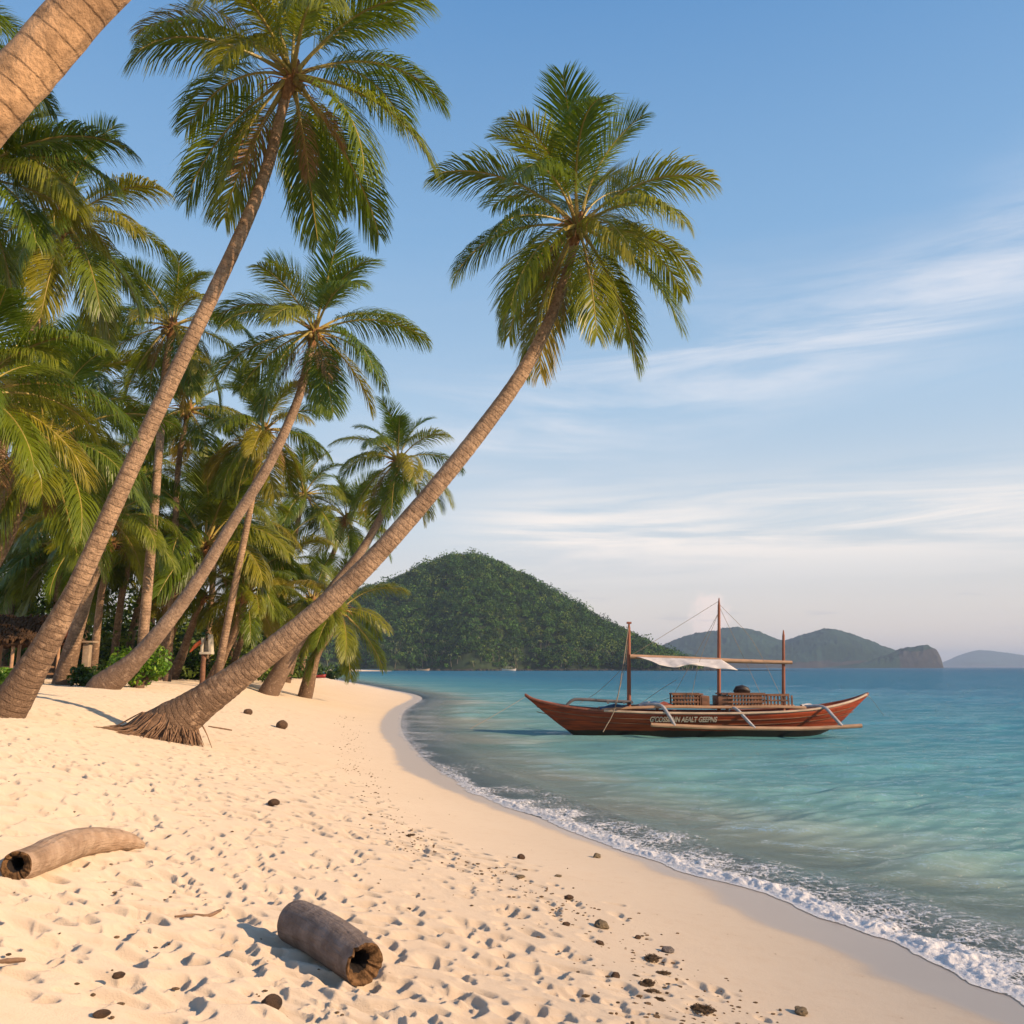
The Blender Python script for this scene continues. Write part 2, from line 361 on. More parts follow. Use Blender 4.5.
def trunk_material(name, ringy=1.0, base=(.52,.35,.225), dark=(.155,.095,.06), bd=.028):
    m, t, out = mat(name); uv = t.node('ShaderNodeUVMap').outputs[0]; tc = t.node('ShaderNodeTexCoord').outputs['Object']
    sp = t.node('ShaderNodeSeparateXYZ'); t.l.new(uv, sp.inputs[0]); v = sp.outputs[1]
    n = t.noise(tc, 3., 5, .6); fine = t.noise(tc, 26., 5, .65)
    vv = t.math('ADD', t.math('MULTIPLY', v, 9.5), t.math('MULTIPLY', n, .55))
    fr = t.math('FRACT', vv); ring = t.math('MULTIPLY', t.smooth(fr, .0, .12), t.smooth(fr, 1., .5, .3, 1.))
    c = t.mix(t.smooth(fine, .35, .65), tuple(x*.80 for x in base), tuple(x*1.15 for x in base))
    c = t.mix(t.math('MULTIPLY', t.math('MULTIPLY', t.smooth(fr, .22, .0), t.smooth(t.noise(tc, 11., 3), .42, .66)), .55*ringy), c, dark)
    mo = t.noise(tc, 15., 4, .6, .3); c = t.mix(t.math('MULTIPLY', t.smooth(mo, .50, .64), .72), c, tuple(x*.52 for x in base)); c = t.mix(1., c, t.ramp(t.noise(tc, 1.7, 4), [(.3,(.68,.66,.66)),(.7,(1.12,1.1,1.08))]), 'MULTIPLY')
    # rough dark patches, thicker towards the foot
    foot = t.smooth(v, 4.0, .2); pt = t.noise(t.mapping(tc, (1,1,1)), 6.5, 5, .7)
    c = t.mix(t.math('MULTIPLY', t.smooth(t.math('ADD', pt, t.math('MULTIPLY', foot, .15)), .50, .60), t.math('ADD', t.math('MULTIPLY', foot, .45), .40)), c, dark)
    p = t.node('ShaderNodeBsdfPrincipled'); t.l.new(c, p.inputs['Base Color']); p.inputs['Roughness'].default_value = .85; p.inputs['Specular IOR Level'].default_value = .2
    h = t.math('ADD', t.math('MULTIPLY', ring, .35*ringy), t.math('ADD', t.math('MULTIPLY', fine, .9), t.math('MULTIPLY', pt, 1.4)))
    t.l.new(t.bump(h, .9, bd), p.inputs['Normal']); t.l.new(p.outputs[0], out.inputs[0]); return m

M = {}
M['sand'] = sand_material(); M['water'] = water_material(); M['foam'] = foam_material()
M['trunk'] = trunk_material('palm_bark'); M['trunk_smooth'] = trunk_material('palm_bark_fine', .55, (.47,.33,.23), (.20,.125,.08)); M['trunk_ring'] = trunk_material('palm_bark_ringed', 1.25, (.60,.37,.20), (.26,.15,.08), .010)
M['frond'] = leafmat('palm_leaf', [(0,(.11,.17,.015)),(.45,(.17,.215,.017)),(.8,(.24,.25,.020)),(.96,(.28,.24,.024)),(1,(.30,.21,.045))])
M['rachis'] = simple('palm_midrib', (.42,.32,.08), .5, .3, 5., .1)
M['husk'] = simple('palm_fibre', (.36,.18,.075), .9, .5, 14., .8, .02)
M['coconut'] = simple('coconut_skin', (.24,.17,.04), .45, .4, 5., .1)
M['root'] = simple('root_bark', (.27,.16,.095), .9, .5, 12., .6, .02)
M['bush'] = leafmat('bush_leaf', [(0,(.06,.14,.015)),(1,(.12,.22,.02))], .4, .3, 'tint')
M['under'] = leafmat('undergrowth_leaf', None, .6, .15, 'tint', .25)
M['forest'] = leafmat('forest_leaf', None, .7, .10, 'tint', .15)
M['forestfloor'] = simple('forest_floor', (.03,.05,.015), .95, .5, .2, 0)
M['hillfar'] = simple('far_hill_green', (.026,.058,.042), .95, .5, .012, .0, 1, .1, (.018,.040,.026))
M['cliff'] = simple('cliff_rock', (.065,.060,.052), .9, .4, .02, 0, 1, .1)

# ------------------------------------------------------------------ beach, seabed and inland ground: one sheet
ys = np.concatenate([-40+np.arange(12)*3.4, np.linspace(1.2, 3.0, 10)[0:-1], 3.0*np.exp(np.linspace(0, math.log(70/3.0), 900)), 70*np.exp(np.linspace(0.03, math.log(9000/70), 150))])
us = np.concatenate([-np.geomspace(15, .80, 34), np.linspace(-.76, .80, 900), np.geomspace(.84, 15, 34)])
wd = np.where(ys < 3, 3., ys)
wd[ys < 1] = 3 + (1-ys[ys < 1])*.6
YY = np.repeat(ys[:,None], len(us), 1); XX = np.clip(us[None,:]*wd[:,None], -9500, 9500)
SS = Xw(YY) - XX; ZZ = zbase(XX, YY)
tr = sstep(1.9, 4.2, SS + .5*fbm(XX, YY, .8, 3, 9))*sstep(-5, 2, YY)
fine = sstep(80, 30, YY)
ZZ = ZZ + tr*fine*(.030*fbm(XX, YY, 1.1, 3, 21) + .005*fbm(XX, YY, 6., 3, 31))
ZZ = ZZ + .004*fbm(XX, YY, 2.2, 3, 41)*sstep(.8, 2, SS)*fine
PIT = np.zeros_like(ZZ); RIM = np.zeros_like(ZZ)
def stamp(x, y, ang, la, lb, dep, rim=.16):
    ext = max(la, lb)*1.8
    i0, i1 = np.searchsorted(ys, [y-ext, y+ext]); 
    if i1-i0 < 2: return
    w_ = max(3., y); j0, j1 = np.searchsorted(us, [(x-ext)/w_-.01, (x+ext)/w_+.01])
    if j1-j0 < 2: return
    dx = XX[i0:i1, j0:j1]-x; dy = YY[i0:i1, j0:j1]-y; c, s = math.cos(ang), math.sin(ang)
    dx = np.where(dx < 0, dx/1.45, dx)
    a = (dx*c+dy*s); b = (-dx*s+dy*c); b = b + .25*lb*np.sin(a/la*2.2)
    rr = np.sqrt((a/la)**2+(b/lb)**2)
    wl_ = sstep(-.25, .35, dx/max(la, lb)); q_ = np.clip((rr-.60*wl_)/(1.0-.58*wl_), 0, 1)
    pit = -dep*(1-q_*q_*(3-2*q_)); ri = .12*dep*np.exp(-((rr-1.2)/.3)**2)
    PIT[i0:i1, j0:j1] = np.minimum(PIT[i0:i1, j0:j1], pit); RIM[i0:i1, j0:j1] = np.maximum(RIM[i0:i1, j0:j1], ri)
prng = random.Random(5)
def dens_at(x, y):
    s = float(Xw(y))-x
    return (sstep(2.0, 3.2, s)*.75 + sstep(3.5, 5.5, s)*.6)*(.45+.8*vnoise(np.array([x*.6]), np.array([y*.6]), 77)[0])
n = 0
# walking tracks: pairs of left and right prints
for k in range(130):
    y = 3.2*math.exp(prng.random()*math.log(60/3.2)); x = prng.uniform(-.72, .35)*y
    hd = prng.choice([R(100), R(-80), prng.uniform(0, 6.28), R(115)]) + prng.uniform(-.3, .3)
    for st_ in range(prng.randint(4, 14)):
        side = 1 if st_ % 2 else -1
        px_ = x + math.cos(hd)*st_*.52 - math.sin(hd)*.10*side; py_ = y + math.sin(hd)*st_*.52 + math.cos(hd)*.10*side
        if py_ < 3.1 or prng.random() > dens_at(px_, py_)+.15 or float(Xw(py_))-px_ < 2.2: continue
        big_ = prng.uniform(.8, 1.15); a_ = hd+prng.uniform(-.2, .2)
        stamp(px_+math.cos(a_)*.05, py_+math.sin(a_)*.05, a_, .085*big_, .052*big_, prng.uniform(.018, .038))
        stamp(px_-math.cos(a_)*.075, py_-math.sin(a_)*.075, a_, .055*big_, .042*big_, prng.uniform(.018, .038)); n += 1
for k in range(5200):
    y = 3.1*math.exp(prng.random()**.85*math.log(66/3.1)); x = prng.uniform(-.80, .40)*y
    if prng.random() > dens_at(x, y)*.75: continue
    s = prng.choice([.45,.55,.65,.8,1.,1.15]); stamp(x, y, prng.uniform(0, 6.28), .092*s*prng.uniform(.85,1.3), .064*s, prng.uniform(.015,.036)*s**.5, .16)
for k in range(4200):
    y = 8.5*math.exp(prng.random()*math.log(34/8.5)); x = prng.uniform(-.66, .1)*y
    if prng.random() < dens_at(x, y)*.8: stamp(x, y, prng.uniform(-.5, .5), prng.uniform(.07,.12)*(1+y*.012), prng.uniform(.06,.085)*(1+y*.012), prng.uniform(.028,.05))
for k in range(190):
    y = prng.uniform(3.3, 8.5); x = prng.uniform(-.62, .1)*y
    if float(Xw(y))-x > 3.2: stamp(x, y, prng.uniform(0, 6.28), prng.uniform(.10,.16), prng.uniform(.06,.085), prng.uniform(.03,.05))
ZZ += PIT + RIM*np.clip(1+PIT/.008, 0, 1)
wet = np.where(SS < 0, 1., 1 - (SS/np.maximum(wet_s(YY), .1) - .75)/.5*1.0)
wet = np.clip(.5 + (wet_s(YY)-SS)/np.maximum(.35, .25*wet_s(YY))*.5, 0, 1)
sand = npmesh('sand', np.stack([XX,YY,ZZ], -1).reshape(-1,3), grid_faces(len(ys), len(us)), M['sand'], attrs={'shore': SS.ravel(), 'wet': wet.ravel()})
tag(link('beach_sand', sand), kind='structure')
ZFINE = ZZ

# ------------------------------------------------------------------ sea
wy = np.concatenate([-60+np.arange(18)*3.5, np.linspace(3.4, 4.6, 5), 4.7*np.exp(np.linspace(0, math.log(90/4.7), 760)), 90*np.exp(np.linspace(.04, math.log(9000/90), 120))])
wu = np.concatenate([-np.geomspace(30, .42, 26), np.linspace(-.40, .72, 620), np.geomspace(.76, 30, 34)])
ww = np.where(wy < 4, 4+(4-wy)*.3, wy)
WYY = np.repeat(wy[:,None], len(wu), 1); WXX = np.clip(wu[None,:]*ww[:,None], -9500, 9500)
WS = Xw(WYY)-WXX; dep = -zbase(WXX, WYY)
off = np.clip(-WS, 0, None)
H = np.zeros_like(WXX); wr = np.random.default_rng(3)
warp = fbm(WXX, WYY, .25, 3, 55)*1.6
for k in range(26):
    lam = .35*1.17**k if k < 16 else wr.uniform(1.0, 3.8); th = R(90)+wr.normal(0, .24)+R(10); kk = 2*math.pi/lam
    amp = .0115*lam**.95*(1.0 if lam > .8 else 2.3); vis = sstep(lam*75, lam*28, WYY)
    ph = kk*(WXX*math.cos(th)+WYY*math.sin(th)) + wr.uniform(0, 6.28) + warp*min(kk, 4)
    H += amp*vis*(1-2*np.abs(np.sin(ph/2)))*.6 + amp*vis*np.sin(ph)*.6
gust = .6+.55*fbm(WXX, WYY, .12, 3, 66)
H *= gust*sstep(.2, 3., off)*np.clip(dep/.35, 0, 1)*sstep(400, 60, WYY)*1.0
H += .010*fbm(WXX, WYY, .45, 3, 13)*sstep(0,3,off)*sstep(200,40,WYY)
H += .045*np.exp(-((off-1.25+.25*fbm(WXX,WYY,.7,2,3))/.28)**2)*sstep(30, 14, WYY)*(.7+.4*fbm(WXX,WYY,.8,2,8))
H += .02*np.exp(-((off-3.0+.5*fbm(WXX,WYY,.4,2,5))/.5)**2)*sstep(40, 20, WYY)
wm = npmesh('sea', np.stack([WXX, WYY, H], -1).reshape(-1,3), grid_faces(len(wy), len(wu)), M['water'], attrs={'depth': np.clip(dep+H, 0, 50).ravel(), 'shore': WS.ravel()})
tag(link('sea_water', wm), kind='structure')

# foam along the swash
fy = 5.0*np.exp(np.linspace(0, math.log(62/5.0), 1700)); ft = np.linspace(0, 1, 110)
FW = np.interp(fy, [5,8,12,18,26,40,62], [1.9,1.7,1.7,1.8,2.6,4.2,6.0])
FYY = np.repeat(fy[:,None], len(ft), 1)
edge = .16*fbm(FYY[:, :1], FYY[:, :1]*0, 1.1, 3, 2)+.07*fbm(FYY[:, :1], FYY[:, :1]*0+9, 4.5, 3, 2)
FXX = Xw(FYY) + edge - .10 + ft[None,:]**1.25*FW[:,None]
fo = (FXX-(Xw(FYY)+edge-.10))
strength = np.interp(FYY, [5,9,13,17,20,24,35,50], [1.12,1.05,.88,.70,.48,.38,.36,.30])
lump = fbm(FXX, FYY, 5., 4, 91); lump2 = fbm(FXX, FYY, 1.4, 3, 92)
dens = (.92+.35*lump)*np.exp(-((fo-.12)/(.33+.24*lump2))**2) + .42*np.exp(-((fo-.80)/.38)**2)*(.6+.8*lump2) + .26*np.exp(-((fo-1.35)/.4)**2)*(1+lump2) + .52*sstep(20,32,FYY)*np.exp(-((fo-1.6)/1.7)**2)*(.8+.7*fbm(FXX, FYY, .5, 3, 33))
dens = dens*strength*sstep(0, .03, fo)*(1-ft[None,:]**6)
lz = np.clip(dens, 0, 1)*(.004+.045*np.clip(1-np.abs(lump)*2.2, 0, 1)**1.5*np.clip(.6+lump2,0,1.3)+.026*np.clip(1-np.abs(fbm(FXX, FYY, 13., 3, 95))*2.2, 0, 1))*sstep(0, .22, fo)*sstep(34, 14, FYY)
fz = np.maximum(zbase(FXX, FYY), 0) + .006 + lz
# ride on the water bumps
yi = np.clip(np.searchsorted(wy, FYY)-1, 0, len(wy)-2); xi = np.clip(np.searchsorted(wu, FXX/FYY)-1, 0, len(wu)-2)
ty = np.clip((FYY-wy[yi])/(wy[yi+1]-wy[yi]), 0, 1); tx = np.clip((FXX/FYY-wu[xi])/(wu[xi+1]-wu[xi]), 0, 1)
Hs = (H[yi,xi]*(1-tx)+H[yi,xi+1]*tx)*(1-ty)+(H[yi+1,xi]*(1-tx)+H[yi+1,xi+1]*tx)*ty
fz = np.maximum(fz, Hs+.008+lz)
fm = npmesh('foam', np.stack([FXX,FYY,fz], -1).reshape(-1,3), grid_faces(len(fy), len(ft)), M['foam'], attrs={'dens': dens.ravel()})
tag(link('sea_foam', fm), 'white foam of small breaking waves along the wet sand', 'foam', kind='stuff')

# ------------------------------------------------------------------ leaf clouds
def leaf_quads(P, N, size, aspect=.5, r=None):
    """P centres (n,3); random orientation biased to N; returns V,F"""
    r = r or rng; n = len(P)
    d = r.normal(size=(n,3)); d /= np.linalg.norm(d, axis=1)[:,None]
    nn = N + .9*r.normal(size=(n,3)); nn /= np.linalg.norm(nn, axis=1)[:,None]
    u = np.cross(nn, d); u /= np.linalg.norm(u, axis=1)[:,None]+1e-9; v = np.cross(nn, u)
    s = (size*r.uniform(.6, 1.35, n))[:,None]
    V = np.stack([P-u*s, P-v*s*aspect+nn*s*.12, P+u*s, P+v*s*aspect+nn*s*.12], 1).reshape(-1,3)
    return V, np.arange(4*n).reshape(n,4)
def rand_shell(n, r, inner=.55):
    d = r.normal(size=(n,3)); d /= np.linalg.norm(d, axis=1)[:,None]
    rad = inner + (1-inner)*r.random(n)**.5
    return d, rad

# near forested hill ------------------------------------------------
def hill_crest(pts, Y):
    a = [at(px, py, Y) for px, py in pts]; return np.array([p.x for p in a]), np.array([p.z for p in a])
HX, HZ = hill_crest([(-60,664),(60,650),(180,632),(250,616),(310,600),(365,592),(400,580),(430,566),(456,557),(476,557),(500,567),(540,588),(590,614),(640,640),(664,654),(690,664),(715,668)], 620)
def hill_z(x, y):
    c = np.interp(x, HX, np.clip(HZ-4.5, 0, 999), left=0, right=0)
    fr = 548 + 9*np.sin(x*.045)+5*np.sin(x*.11+1); t = np.clip((y-fr)/(620-fr), -.2, 1); b = np.clip((y-620)/130, 0, 1)
    prof = np.where(t < 0, t*.25, np.sin(np.clip(t,0,1)*math.pi/2)**.85)
    z = c*prof*(1-b**1.6)
    return z + np.clip(c/40, 0, 1)*sstep(0, .25, t)*(4.5*fbm(x, y, .028, 4, 201)) - .4*(t <= .0)
gx = np.linspace(-400, 190, 170); gy = np.linspace(525, 750, 80); GX, GY = np.meshgrid(gx, gy); GZ = hill_z(GX, GY)
GZ = np.where(GX < -165, np.maximum(GZ, 1.2-(GX > -175)*.6), GZ)
shoreb = (GY < 560) & (GX > -125) & (GX < -74); GZ = np.where(shoreb, np.maximum(GZ, .9-.0*(GY)), GZ)
hm = npmesh('wooded_hill', np.stack([GX,GY,GZ],-1).reshape(-1,3), grid_faces(80,170), M['forestfloor'])
tag(link('wooded_hill_ground', hm), kind='structure')
# sandy strip at the foot of the hill
sx = np.linspace(-160, -66, 40); sy = np.linspace(-1, 1, 7); SX, SY = np.meshgrid(sx, sy)
SYY = 492 + SY*26*np.clip((-62-SX)/30, .12, 1); SZ = 1.0*(1-SY**2)**.5*np.clip((-60-SX)/30, .15, 1)-.12
stm = npmesh('far_sand', np.stack([SX,SYY,SZ],-1).reshape(-1,3), grid_faces(7,40), M['sand'], attrs={'shore': np.full(SX.size, 5.), 'wet': np.zeros(SX.size)})
tag(link('far_beach_sand', stm), kind='structure')
hr = np.random.default_rng(11)
cx = hr.uniform(-300, 135, 9500); cyy = 540 + 88*hr.random(9500)**1.1; cz = hill_z(cx, cyy)
ok = (cz > .6); cx, cyy, cz = cx[ok], cyy[ok], cz[ok]; nT = len(cx)
Vs, Ts = [], []
per = 70
rad = hr.uniform(1.8, 4.0, nT)*np.where(hr.random(nT) < .10, 1.5, 1.)
rad *= np.clip(cz/6+.45, .5, 1.)
hh = rad*hr.uniform(.8, 1.35, nT)
tint = np.array([[.036,.082,.014],[.024,.058,.013],[.052,.098,.016],[.018,.042,.012],[.09,.125,.022]])[hr.choice(5, nT, p=[.3,.25,.2,.17,.08])]*hr.uniform(.75,2.3,(nT,1))
d, rr_ = rand_shell(nT*per, hr, .7); d[:,2] = np.abs(d[:,2])*1.0-.25
lob = 1+.22*np.sin(d[:,0]*5+np.repeat(cx,per))*np.cos(d[:,1]*4+np.repeat(cyy,per))
C = np.repeat(np.stack([cx,cyy,cz+hh*.75],-1), per, 0)
P = C + d*(rr_*lob)[:,None]*np.repeat(np.stack([rad,rad,hh],-1), per, 0)
V, F = leaf_quads(P, d, .52, .75, hr)
tn = np.repeat(np.repeat(tint, per, 0), 4, 0)
# pale palm stems along the foot of the wood
mb = MB()
fo_ = npmesh('forest', V, F, M['forest'], smooth=False, attrs={'tint': tn})
tag(link('forest_canopy', fo_), 'dense green forest covering the near hill down to the sea', 'forest', kind='stuff')
for k in range(170):
    x = hr.uniform(-210, 120); y = 549 + 9*math.sin(x*.045)+5*math.sin(x*.11+1) + hr.uniform(-1, 9); z = float(hill_z(np.array([x]), np.array([y]))[0]); h = hr.uniform(3.0, 7)
    if z < 0: continue
    ln = hr.uniform(-1.2, 1.6); top = Vector((x+ln, y, z+h))
    mb.tube([(x, y, z-.3), (x+ln*.4, y, z+h*.5), top], [.2,.15,.12], 5)
    for q in range(11):
        a = q*2.4+hr.uniform(0,1); e = hr.uniform(-.3, .9); L = hr.uniform(1.7, 2.7)
        p1 = top+Vector((math.cos(a)*L*.5, math.sin(a)*L*.5, L*.5*e)); p2 = top+Vector((math.cos(a)*L, math.sin(a)*L, L*(e-.75)))
        w_ = Vector((-math.sin(a), math.cos(a), -.3))*.33
        mb.add([top-w_*.3, top+w_*.3, p1+w_, p1-w_, p2+w_*.3, p2-w_*.3], [(0,1,2,3),(3,2,4,5)], 1)
M['stem'] = simple('pale_stems', (.24,.20,.13), .9, .3, .5, 0); M['tuft'] = simple('far_palm_green', (.15,.19,.05), .6, .5, .15, 0)
tag(mb.build('shoreline_palm_belt', [M['stem'], M['tuft']]), 'belt of small palms at the waterline below the wooded hill', 'palm belt', kind='stuff')
# shoreline rocks under the wood
rb = MB()
for k in range(240):
    x = hr.uniform(-72, 128); y = 546 + 9*math.sin(x*.045)+5*math.sin(x*.11+1) + hr.uniform(-3, 2); s = hr.uniform(.5, 1.5)
    bm = bmesh.new(); bmesh.ops.create_icosphere(bm, subdivisions=1, radius=s)
    for v in bm.verts: v.co = Vector((v.co.x*1.5, v.co.y, v.co.z*.8))*random.uniform(.75,1.2)+Vector((x, y, .1))
    bm.verts.index_update(); rb.add([v.co.copy() for v in bm.verts], [[v.index for v in f.verts] for f in bm.faces]); bm.free()
tag(rb.build('shoreline_rocks', M['cliff'], smooth=False), kind='structure')

# far hills -----------------------------------------------------------
def far_ridge(name, pts, Y, depth, amp, seed, cliff=False, tree=3.):
    X, Z = hill_crest(pts, Y); x = np.linspace(X[0], X[-1], 420); y = np.linspace(-1, 1, 60)
    GX, T = np.meshgrid(x, y); cz = smooth_interp(GX, X, Z); k = 1-np.abs(T)**(1.5 if not cliff else 2.6)
    zz = cz*k
    rid = fbm(GX, T*depth, 1/(depth*.55), 5, seed)
    zz = zz*(1+.16*rid*(1-k)) + np.clip(cz/30,0,1)*(amp*fbm(GX, T*depth, 1/(amp*6), 4, seed+3)*(1-k*.85)) + tree*fbm(GX, T*depth, .09, 3, seed+9)*np.clip(cz/20,0,1)*k**.3
    zz = np.where(np.abs(T) > .97, -3, zz)
    wob = depth*.12*fbm(GX, GX*0, 1/(depth*.8), 4, seed+5)
    m2 = (np.clip(zz, 0, 1e9).ravel() < 14).astype(int)
    F = grid_faces(60, 420); mi = (zz.ravel()[F].mean(1) < (13 if not cliff else 40)*(.6+.8*vnoise(GX.ravel()[F[:,0]]*.02, GX.ravel()[F[:,0]]*0, seed)))
    if cliff: mi = mi & (GX.ravel()[F].mean(1) > X[-1]-(X[-1]-X[0])*.35)
    me = npmesh(name, np.stack([GX*(Y+T*depth)/Y, Y+T*depth+wob*(1-np.abs(T)), zz],-1).reshape(-1,3), F, [M['hillfar'], M['cliff']], matidx=mi.astype(int))
    tag(link(name, me), kind='structure')
far_ridge('low_green_headland', [(600,668),(625,652),(645,644),(665,647),(690,655),(712,661),(728,667.5)], 1050, 110, 8, 301, tree=5)
far_ridge('blue_ridge_hills', [(630,666),(665,644),(690,635),(712,631),(737,627),(760,631),(785,640),(800,635.5),(830,628.5),(850,633),(880,645),(895,650),(920,660),(935,668)], 2300, 330, 26, 311, tree=5)
far_ridge('cliff_headland', [(820,668),(850,664),(872,660),(890,653),(908,647.5),(926,646),(936,650),(941,658),(944,668)], 2000, 60, 12, 321, True, tree=4)
far_ridge('distant_island', [(925,668),(945,662),(962,655),(983,650),(1005,652),(1040,658),(1090,662),(1150,668)], 6200, 500, 30, 331, tree=4)

# ------------------------------------------------------------------ palms
def frond_mesh(elev, droop, seed, nl=118, hang=1.0, ragged=0.):
    r = random.Random(seed); mbv, mbf, mi = [], [], []
    K = 26; pts = []; p = Vector((0,0,0)); side_b = r.uniform(-.25, .25)
    for i in range(K+1):
        t = i/K; pts.append(p.copy()); a = elev - droop*(t**1.35)
        p = p + Vector((math.cos(a), side_b*t*.5*math.cos(a), math.sin(a)))*(1/K)
    def P(t):
        f = min(max(t,0),.9999)*K; i = int(f); return pts[i].lerp(pts[i+1], f-i)
    def T(t): return (P(t+.03)-P(t-.03)).normalized()
    rb = MB(); rb.tube([P(i/12) for i in range(13)], [.0085*(1-i/12)**.8+.0018+.007*max(0,1-i/2.6) for i in range(13)], 5, 1)
    V = rb.v; Fq = rb.f; MI = [1]*len(Fq)
    gap = [r.uniform(.2,1) for _ in range(3)]
    for s in (-1, 1):
        tw = r.uniform(-.15,.15)
        for i in range(nl):
            t = .23 + .77*((i+r.uniform(-.4,.4))/nl); 
            if t > .995: t = .995
            if ragged and r.random() < ragged*.25: continue
            tt = max(0,(t-.23)/.77)
            T0 = T(t); sd = Vector((0,0,1)).cross(T0); sd = sd.normalized() if sd.length > .05 else Vector((0,1,0)); sd = sd*(-s)
            up = T0.cross(sd)*(-s)*-1; up = sd.cross(T0); up = up if up.z > 0 else -up
            phi = R(60-34*tt+r.uniform(-6,6)); 
            dr = T0*math.cos(phi)+sd*math.sin(phi)+up*(.22+tw+r.uniform(-.16,.16))*(1-.6*tt)
            dr.normalize()
            ln = .33*(math.sin(math.pi*min(1,(.17+.80*tt)))**.55)*r.uniform(.88,1.08)
            wdt = .0037*(.75+.5*math.sin(math.pi*tt))
            b = P(t); g = hang*(.17+.20*r.random())*(1+.9*max(0, min(1, (T0.x-.55)*2.2)) if T0.z > -.75 else 1)
            wv = dr.cross(up).normalized(); wv = (wv + up*r.uniform(-.4,.4)).normalized()
            base = len(V); q = b.copy(); d2 = dr.copy()
            for k, wk in enumerate((.7,1.,.8,.12)):
                V.append(tuple(q - wv*wdt*wk)); V.append(tuple(q + wv*wdt*wk))
                if k < 3:
                    q = q + d2*(ln/3); d2 = (d2 + Vector((0,0,-1))*g*(1+k*.5)).normalized()
            for k in range(3): Fq.append((base+2*k, base+2*k+1, base+2*k+3, base+2*k+2)); MI.append(0)
    # keep slots simple
    me = bpy.data.meshes.new('frond'); me.from_pydata([tuple(v) for v in V], [], Fq)
    me.materials.append(M['frond']); me.materials.append(M['rachis']); me.polygons.foreach_set('material_index', MI); me.update()
    return me
VAR = [(80,60,.35),(62,74,.5),(44,82,.9),(24,80,1.5),(6,72,1.9),(-16,58,1.8),(-36,44,1.6),(-58,24,1.4)]
FR = [[frond_mesh(R(e), R(dp)*random.uniform(.85,1.15), 100*i+j, hang=h, ragged=(.0,.3,.6)[j]) for j in range(3)] for i, (e, dp, h) in enumerate(VAR)]
M['dry'] = simple('dry_palm_leaf', (.36,.21,.09), .8, .35, 6., .1)
DRY = []
for j in range(3):
    me = frond_mesh(R(-58+8*j), R(30), 900+j, nl=64, hang=2.4, ragged=1.2); me.materials[0] = M['dry']; DRY.append(me)
def nut_mesh():
    b = MB(); bm = bmesh.new(); bmesh.ops.create_icosphere(bm, subdivisions=2, radius=.5)
    for v in bm.verts:
        v.co = Vector((v.co.x, v.co.y, v.co.z*1.2)); ang = math.atan2(v.co.y, v.co.x); f = 1+.07*math.cos(3*ang); v.co.x *= f; v.co.y *= f
    bm.verts.index_update(); b.add([v.co.copy() for v in bm.verts], [[v.index for v in f.verts] for f in bm.faces]); bm.free()
    o = b.build('tmp', M['coconut']); me = o.data; bpy.data.objects.remove(o); return me
NUT = nut_mesh()
PG = 'coconut palms along the beach'
